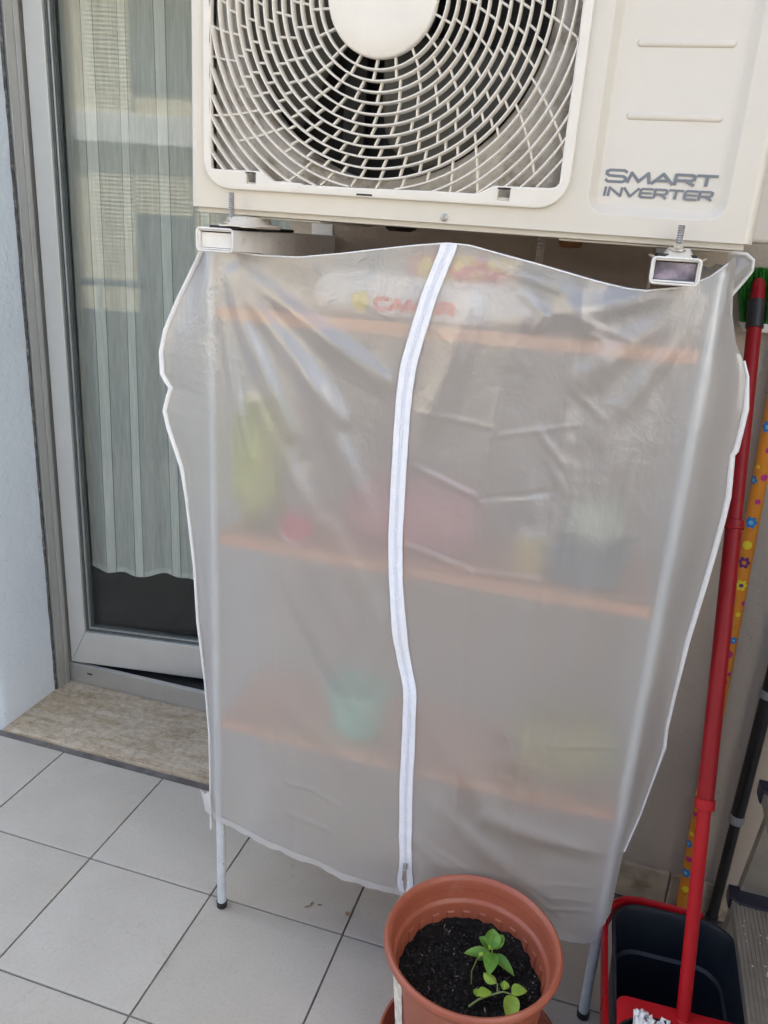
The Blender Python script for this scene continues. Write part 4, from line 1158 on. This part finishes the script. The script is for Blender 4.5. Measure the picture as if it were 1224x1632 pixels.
def leaf_mesh(L_, W_, cup, droop, n=8):
    mb = MB(); vs = []
    for i in range(n+1):
        t = i/n; wd = W_*(math.sin(PI*min(1, t**.82)))**.75*(1 if t < 1 else 0)
        for j in range(-3, 4):
            u = j/3
            x = L_*t; y = u*wd
            z = cup*abs(u)**1.5*wd - droop*L_*t*t + .10*wd*math.cos(t*16)*(1-abs(u))*abs(u)*2
            vs.append((x, y, z))
    mb.add(vs, [(i*7+j, i*7+j+1, (i+1)*7+j+1, (i+1)*7+j) for i in range(n) for j in range(6)])
    return mb
def plant(name, label, base, stems, leaves):
    t = thing(name, label, 'plant', base); t.scale = (1.22, 1.22, 1.22)
    for pts, r in stems:
        mb = MB(); mb.tube(pts, r, 7); mb.build('stem', M['stem'], t, 60)
    for pos, az, el, L_, W_, cup, dr, m in leaves:
        mb = leaf_mesh(L_, W_, cup, dr); o = mb.build('leaf', M[m], t, 70)
        o.location = pos; o.rotation_euler = (0, -R(el), R(az))
    return t
b1 = (PC[0]+.030, PC[1]+.030, .011+ZS+.004)
plant('basil_plant', 'larger green basil seedling with a full rosette of leaves near the middle of the soil', b1,
      [([(0, 0, -.012), (.002, .001, .010), (.003, .004, .024), (.002, .006, .034)], [.0016, .0015, .0013, .001])],
      [((.002, .006, .034), 100, 30, .030, .0120, .5, .15, 'leaf'), ((.002, .006, .034), 62, 28, .028, .0115, .5, .2, 'leaf'),
       ((.002, .006, .033), 150, 20, .026, .0100, .5, .2, 'leaf'), ((.002, .004, .030), -86, 8, .036, .0115, .35, .25, 'leaf'),
       ((.003, .003, .024), 186, 6, .041, .0105, .4, .22, 'leaf'), ((.003, .003, .024), -20, 10, .037, .0095, .5, .45, 'leaf'),
       ((.002, .004, .026), 215, 4, .021, .0080, .4, .3, 'leaf'), ((.002, .006, .035), 20, 40, .014, .0060, .6, .2, 'leaf'), ((.002, .006, .036), 250, 40, .013, .0055, .6, .2, 'leaf_pale'), ((.002, .006, .026), -40, 0, .016, .0055, .4, .3, 'leaf')])
b2 = (PC[0]+.026, PC[1]-.030, .011+ZS+.004)
plant('basil_plant', 'smaller yellow green basil seedling with a bent stem at the front of the soil', b2,
      [([(-.012, -.016, -.006), (.0, -.010, .006), (.016, -.002, .012), (.032, .004, .018), (.044, .002, .020)], [.0018, .0017, .0016, .0014, .0011]),
       ([(-.016, .022, -.006), (-.018, .026, .014), (-.013, .030, .034), (-.008, .031, .042)], [.0010, .0010, .0009, .0008]),
       ([(.024, .002, .014), (.022, .010, .022), (.012, .016, .026)], [.0012, .0010, .0009])],
      [((.044, .002, .020), 30, 20, .023, .0098, .6, .3, 'leaf_pale'), ((.044, .001, .020), -82, -4, .038, .0115, .5, .3, 'leaf_pale'),
       ((.020, .010, .022), 150, 28, .021, .0085, -.5, .5, 'leaf_pale'), ((.034, .006, .020), 110, 40, .012, .006, .6, .3, 'leaf_pale'), ((.030, .006, .020), 50, 50, .011, .005, .6, .3, 'leaf_pale'),
       ((.000, -.008, .010), 40, 20, .019, .0085, .5, .4, 'leaf_pale'), ((-.002, -.008, .008), 110, 20, .013, .006, .5, .4, 'leaf_pale'), ((-.010, .031, .040), 60, 30, .008, .003, .4, .2, 'leaf_pale')])

# ------------------------------------------------------------------ mop bucket, mop, broom, pole, ladder
BC = (1.683, -.170)
bk = thing('mop_bucket', 'dark blue grey mop bucket with a red wringer plate', 'bucket', (BC[0], BC[1], 0), (0, 0, R(2.5)))
def rr3(hx, hy, r, z, n=8): return [(x, y, z) for x, y in rrect(-hx, hx, -hy, hy, r, n)]
HB = .252
mb = MB()
mb.loft([rr3(.095, .195, .045, .001), rr3(.100, .200, .050, .004), rr3(.112, .219, .058, HB-.014), rr3(.118, .226, .062, HB-.012), rr3(.119, .2275, .063, HB-.002), rr3(.1175, .226, .062, HB), rr3(.1125, .2215, .058, HB-.001), rr3(.1095, .217, .056, HB-.010),
         rr3(.1050, .209, .053, HB-.100), rr3(.1000, .202, .050, HB-.104), rr3(.092, .190, .042, .010)], True, True, True)
mb.build('bucket_body', M['darkbucket'], bk, 40)
# red handle folded down round the rim
mb = MB(); hl = []
out = [(-.1265, -.23), (-.1270, -.10), (-.1275, .05), (-.127, .15), (-.124, .185), (-.112, .214), (-.090, .233), (-.062, .2385), (0, .2370), (.060, .2350)]
loops = []
import itertools
for k, (x, y) in enumerate(out):
    x0, y0 = out[max(0, k-1)]; x1, y1 = out[min(len(out)-1, k+1)]
    d = Vector((x1-x0, y1-y0, 0)).normalized(); nrm = Vector((-d.y, d.x, 0)); c_ = Vector((x, y, 0))
    sec = [(.0, HB-.042), (.0075, HB-.042), (.0085, HB-.004), (.0065, HB+.002), (.0035, HB-.001), (.001, HB+.002), (-.001, HB-.002)]
    loops.append([c_+nrm*a+Vector((0, 0, z)) for a, z in sec])
mb.loft(loops, True, True, True); mb.build('folded_handle', M['red'], bk, 35)
for x, y in ((-.1345, -.02), (-.1345, -.13)):
    mb = MB(); mb.box((x-.003, y, HB-.03), (x+.003, y+.004, HB+.001)); mb.build('handle_rib', M['red'], bk, None, .001)
# wringer plate with a round hole and the strainer basket
cir = [(-.047+.083*math.cos(2*PI*i/48), -.118+.083*math.sin(2*PI*i/48)) for i in range(48)]
wp = plate('wringer_plate', [rrect(-.114, .114, -.222, -.006, .02, 5), cir], .006, M['red'], bk, .0015, off=0)
wp.rotation_euler = (R(-90), 0, 0); wp.location = (0, 0, HB+.006)
mb = MB(); n = 48
for k in range(n):
    a = 2*PI*k/n; c_, s_ = math.cos(a), math.sin(a)
    mb.tube([(-.047+.081*c_, -.118+.081*s_, HB+.003), (-.047+.074*c_, -.118+.074*s_, HB-.03), (-.047+.058*c_, -.118+.058*s_, HB-.09)], .0016, 5)
for rr_, z in ((.0805, HB+.004), (.0725, HB-.035), (.060, HB-.085)):
    mb.tube([(-.047+rr_*math.cos(2*PI*i/n), -.118+rr_*math.sin(2*PI*i/n), z) for i in range(n)], .0022, 6, True, 0, True)
bs = mb.build('strainer_basket', M['black'], bk, 50); bs['kind'] = 'stuff'

A = Vector((1.684, -.212, .205)); B = Vector((1.6265, .318, 1.497))
mop = thing('mop', 'red mop standing in the bucket and leaning back against the wall', 'mop', A)
d = B-A; Ln = d.length; dn = d.normalized()
def along(s): return dn*s
def seg(name, s0, s1, r, m, parent=mop, n=20, r1=None):
    mb = MB(); mb.tube([along(s0), along(s1)], [r, r1 or r], n); return mb.build(name, m, parent, 40, .0012)
S1, S2 = .0, .0
# collar stations are set by height on the handle
def s_at(z): return (z-A.z)/dn.z
c1, c2 = s_at(.598), s_at(1.050)
seg('lower_tube', .01, c1, .0118, M['red'])
seg('middle_tube', c1, c2, .0146, M['red_tube']); seg('upper_tube', c2, s_at(1.385), .0130, M['red_tube'])
seg('collar', c1-.012, c1+.006, .0174, M['red']); seg('collar', c2-.006, c2+.011, .0174, M['red_tube'])
seg('grip_band', s_at(1.383), s_at(1.431), .0156, M['blackcap'])
mb = MB(); mb.tube([along(s_at(1.431)), along(s_at(1.450)), along(s_at(1.462)), along(s_at(1.468))], [.0128, .0120, .0105, .0070], 18); mb.build('end_cap', M['red_tube'], mop, 50)
mb = MB(); mb.tube([along(.0), along(.04), along(.055)], [.028, .022, .013], 20); hd = mb.build('mop_head', M['red'], mop, 40)
rnd = random.Random(5); mb = MB()
for k in range(110):
    a = rnd.random()*2*PI; r0 = .02; px, py = -.047-(A.x-BC[0]), -.118-(A.y-BC[1])
    q = rnd.random()*.062; a2 = rnd.random()*2*PI
    e = Vector((px+q*math.cos(a2), py+q*math.sin(a2), rnd.uniform(.0, .056)))
    s0 = Vector((r0*math.cos(a), r0*math.sin(a), .01)); mid = (s0+e)*.5+Vector((rnd.uniform(-.01, .01), rnd.uniform(-.01, .01), .02))
    mb.tube([s0, mid, e, e+Vector((rnd.uniform(-.008, .008), rnd.uniform(-.008, .008), -.02))], [.003, .0034, .003, .002], 6)
for k in range(34):
    e = Vector((px+rnd.uniform(-.045, .03), py+.083-rnd.uniform(.006, .04), rnd.uniform(.050, .066)))
    f_ = e+Vector((rnd.uniform(-.012, .012), rnd.uniform(-.012, .008), rnd.uniform(-.012, .004)))
    mb.tube([e+Vector((rnd.uniform(-.01, .01), -.02, -.03)), e, f_, f_+Vector((rnd.uniform(-.008, .008), -.006, -.024))], [.003, .0036, .0034, .0024], 6)
st = mb.build('mop_strands', M['strand'], mop, 60); st['kind'] = 'stuff'

# broom standing on its handle, bristles up
F0 = Vector((1.742, .336, .0)); F1 = Vector((1.697, .330, 1.345))
br = thing('broom', 'broom with flower printed orange handle standing bristles up by the wall', 'broom', F0)
dv = F1-F0; dl = dv.length; dz_ = dv.normalized(); ux = dz_.cross(Vector((0, 1, 0))).normalized(); uy = dz_.cross(ux).normalized()
RB = .0143
mb = MB(); mb.tube([dz_*.012, dz_*dl], RB, 24); mb.build('handle', M['orange'], br, 40)
mb = MB(); mb.tube([dz_*.0, dz_*.03], [.0160, .0155], 20); mb.build('handle_tip', M['blackcap'], br, 40)
# printed flowers and dots wrapped on the handle
toC = (Vector((1.42, -1.35, 1.5))-Vector((1.71, .33, .9))); toC = (toC-dz_*toC.dot(dz_)).normalized()
va = toC; vb = dz_.cross(va).normalized()
def on_handle(s, a, r): return dz_*s+(va*math.cos(a)+vb*math.sin(a))*r
def decal(s, a, size, petals, m, centre=None, lift=.0003, par=br):
    mb = MB(); rings_ = 5; n = 40; vs = [on_handle(s, a, RB+lift)]
    for i in range(1, rings_+1):
        for j in range(n):
            th = 2*PI*j/n; rad = size*((.66+.38*abs(math.cos(petals*th/2))) if petals else 1)*i/rings_
            vs.append(on_handle(s+rad*math.sin(th), a+rad*math.cos(th)/RB, RB+lift))
    fs = [(0, 1+j, 1+(j+1) % n) for j in range(n)]+[(1+(i-1)*n+j, 1+i*n+j, 1+i*n+(j+1) % n, 1+(i-1)*n+(j+1) % n) for i in range(1, rings_) for j in range(n)]
    mb.add(vs, fs); o = mb.build('printed_flower' if petals else 'printed_dot', M[m], par, 60)
    if centre: 
        decal(s, a, size*.34, 0, centre, None, lift+.0003, o)
    return o
dec = [(1.155, .5, .0055, 0, 'f_magenta'), (1.12, -.5, .003, 0, 'f_yellow'), (1.10, .5, .0055, 0, 'f_magenta'), (1.092, -.9, .008, 5, 'f_blue', 'f_cyan'), (1.050, .25, .0045, 0, 'f_magenta'),
       (1.006, -.15, .0105, 6, 'f_blue', 'f_cyan'), (.958, -.1, .0075, 0, 'f_yellow'), (.920, -.1, .0105, 6, 'f_purple', 'orange'), (.870, .1, .0100, 6, 'f_yellow', 'f_purple'), (.83, .9, .004, 0, 'f_magenta'),
       (.805, .4, .0045, 6, 'f_yellow'), (.775, -.3, .0035, 0, 'f_purple'), (.745, .4, .0062, 0, 'f_blue', 'f_cyan'), (.712, 0., .0080, 0, 'f_magenta'), (.665, .7, .004, 0, 'f_magenta'), (.645, .2, .0055, 0, 'f_magenta'), (.59, .5, .0045, 0, 'f_magenta'), (.55, .5, .009, 5, 'f_blue', 'f_cyan'),
       (.50, -.3, .006, 0, 'f_yellow'), (.45, .1, .009, 6, 'f_purple', 'f_yellow'), (.40, -.3, .006, 0, 'f_magenta'), (.35, -.6, .010, 6, 'f_yellow', 'f_blue'), (.30, -.6, .005, 0, 'f_magenta'), (.245, -.6, .0045, 0, 'f_yellow'), (.215, -.8, .0085, 5, 'f_blue', 'f_cyan'), (.175, -.3, .006, 0, 'f_magenta'), (.135, -.4, .0105, 6, 'f_blue', 'f_cyan'), (.09, 0, .007, 0, 'f_yellow'), (1.2, -.2, .01, 6, 'f_blue', 'f_cyan'), (1.26, .1, .008, 0, 'f_yellow')]
for q in dec: decal(q[0], q[1], q[2]*1.22, *q[3:])
mb = MB()
hb = dz_*dl
mb.add([hb+Vector(v) for v in ((-.088, -.022, .045), (.115, -.022, .045), (.115, .020, .045), (-.088, .020, .045), (-.08, -.018, .028), (.105, -.018, .028), (.105, .018, .028), (-.08, .018, .028))], [(0, 1, 2, 3), (7, 6, 5, 4), (0, 4, 5, 1), (1, 5, 6, 2), (2, 6, 7, 3), (3, 7, 4, 0)])
mb.tube([hb+Vector((.008, 0, -.02)), hb+Vector((.008, 0, .03))], .019, 16)
mb.build('broom_block', M['whiteplastic'], br, None, .003)
mb = MB(); rnd = random.Random(9)
for k in range(900):
    x = rnd.uniform(-.084, .111); y = rnd.uniform(-.018, .016); sp_ = (x-.01)*.22
    p0 = hb+Vector((x, y, .044)); p1 = p0+Vector((sp_*.5+rnd.uniform(-.004, .004), rnd.uniform(-.004, .004), .05)); p2 = p0+Vector((sp_+rnd.uniform(-.008, .008), rnd.uniform(-.006, .006), .096+rnd.uniform(-.008, .004)))
    mb.tube([p0, p1, p2], [.0010, .0010, .0008], 4, False)
bq = mb.build('bristles', M['bristle'], br); bq['kind'] = 'stuff'

# black telescopic pole
K0 = Vector((1.809, .333, .0)); K1 = Vector((1.818, .338, 1.32))
pl = thing('telescopic_pole', 'black telescopic pole with a grey collar leaning on the wall', 'pole', K0)
dk = (K1-K0)
mb = MB(); mb.tube([dk*.012, dk*.235], .0118, 18); mb.build('lower_tube', M['black'], pl, 40)
mb = MB(); mb.tube([dk*.235, dk*1.0], .0146, 18); mb.build('upper_tube', M['black'], pl, 40)
mb = MB(); mb.tube([dk*.224, dk*.240], .0168, 20); mb.build('collar', M['greyring'], pl, 40, .001)
mb = MB(); mb.tube([dk*.470, dk*.484], .0168, 20); mb.build('collar', M['greyring'], pl, 40, .001)
mb = MB(); mb.tube([dk*0, dk*.02], .0145, 18); mb.build('end_plug', M['blackcap'], pl, 40)

# step ladder
ld = thing('step_ladder', 'aluminium step ladder with navy plastic step ends in the corner', 'ladder', (1.86, -.12, 0))
def rail_(yc, name):
    mb = MB(); th = .012
    for s0, s1 in ((0, 1.0),):
        x0a, x0b = -.092, -.037
        sl_ = .085
        z1 = 1.25
        vs = [(x0a, yc-th, .01), (x0b, yc-th, .01), (x0b, yc+th, .01), (x0a, yc+th, .01)]
        vt = [(x+sl_*z1, y, z1) for x, y, z in vs]
        mb.loft([vs, vt], True, True, True)
    return mb.build(name, M['ladder'], ld, None, .002)
rail_(.232, 'side_rail'); rail_(-.232, 'side_rail')
for zt_, xl in ((.305, -.083), (.560, -.075), (.815, -.045)):
    mb = MB(); wdt = .088; y0, y1 = -.205, .205
    # ribbed top: raised strips running along the tread
    pr = [(0, -.022), (0, -.002), (.002, 0)]
    x = .004
    for k in range(11):
        pr += [(x, 0), (x+.0008, -.0014), (x+.0024, -.0014), (x+.0032, 0)]; x += .0074
    pr += [(wdt-.002, 0), (wdt, -.002), (wdt, -.022)]
    mb.loft([[(xl+a, y, zt_+b) for a, b in pr] for y in (y0, y1)], True, True, True)
    tr = mb.build('tread', M['ladder'], ld)
    for y, sgn in ((y1, 1), (y0, -1)):
        mb = MB()
        base = [(-.004, 0), (-.003, -.010), (.014, -.022), (.066, -.022), (.084, -.010), (wdt+.004, 0), (wdt+.004, .026), (-.004, .026)]
        lo = [(xl+a, y+b*sgn, zt_-.026) for a, b in base]; hi = [(xl+a, y+b*sgn, zt_+.004) for a, b in base]
        mb.loft([lo, hi], True, True, True); mb.build('step_end_cap', M['navy'], tr, None, .002)
rnd = random.Random(12)
mb = MB()
for k in range(46):
    x = -.083+rnd.uniform(.004, .084); y = rnd.uniform(-.2, .17); r_ = rnd.uniform(.0008, .0024)
    mb.add([(x+r_*rnd.uniform(.7, 1.2)*math.cos(2*PI*i/9), y+r_*rnd.uniform(.8, 1.3)*math.sin(2*PI*i/9), .3056) for i in range(9)], [tuple(range(9))])
o = mb.build('paint_splashes', M['splat'], ld); o['kind'] = 'stuff'
mb = MB(); mb.tube([(-.02, .232, .01), (.10, .20, 1.2)], .011, 10); mb.tube([(-.02, -.232, .01), (.10, -.20, 1.2)], .011, 10); mb.build('rear_leg', M['ladder'], ld, 40)

# ------------------------------------------------------------------ litter on the tiles
def bit(name, label, x, y, L_, W_, rz, m, curl=.5):
    mb = leaf_mesh(L_, W_, .6, -curl*.2, 6); o = mb.build(name, M[m], None, 60); o.location = (x, y, .0022); o.rotation_euler = (R(8), 0, R(rz))
    md = o.modifiers.new('solid', 'SOLIDIFY'); md.thickness = .0006
    return tag(o, label, 'leaf')
LIT = [(.985, .063, .020, .0045, -48, 'dry curled leaf on the tile just left of the plant pot'), (.888, .040, .016, .0020, 35, 'thin straw coloured leaf scrap lying left of the tile joint'), (.900, .050, .013, .0030, 75, 'curled pale leaf scrap in the middle of a small row'), (.915, .057, .012, .0025, 20, 'short pale leaf scrap nearest the cover hem')]
for x, y, L_, W_, rz, lb in LIT: bit('dry_leaf', lb, x, y, L_, W_, rz, 'dryleaf')
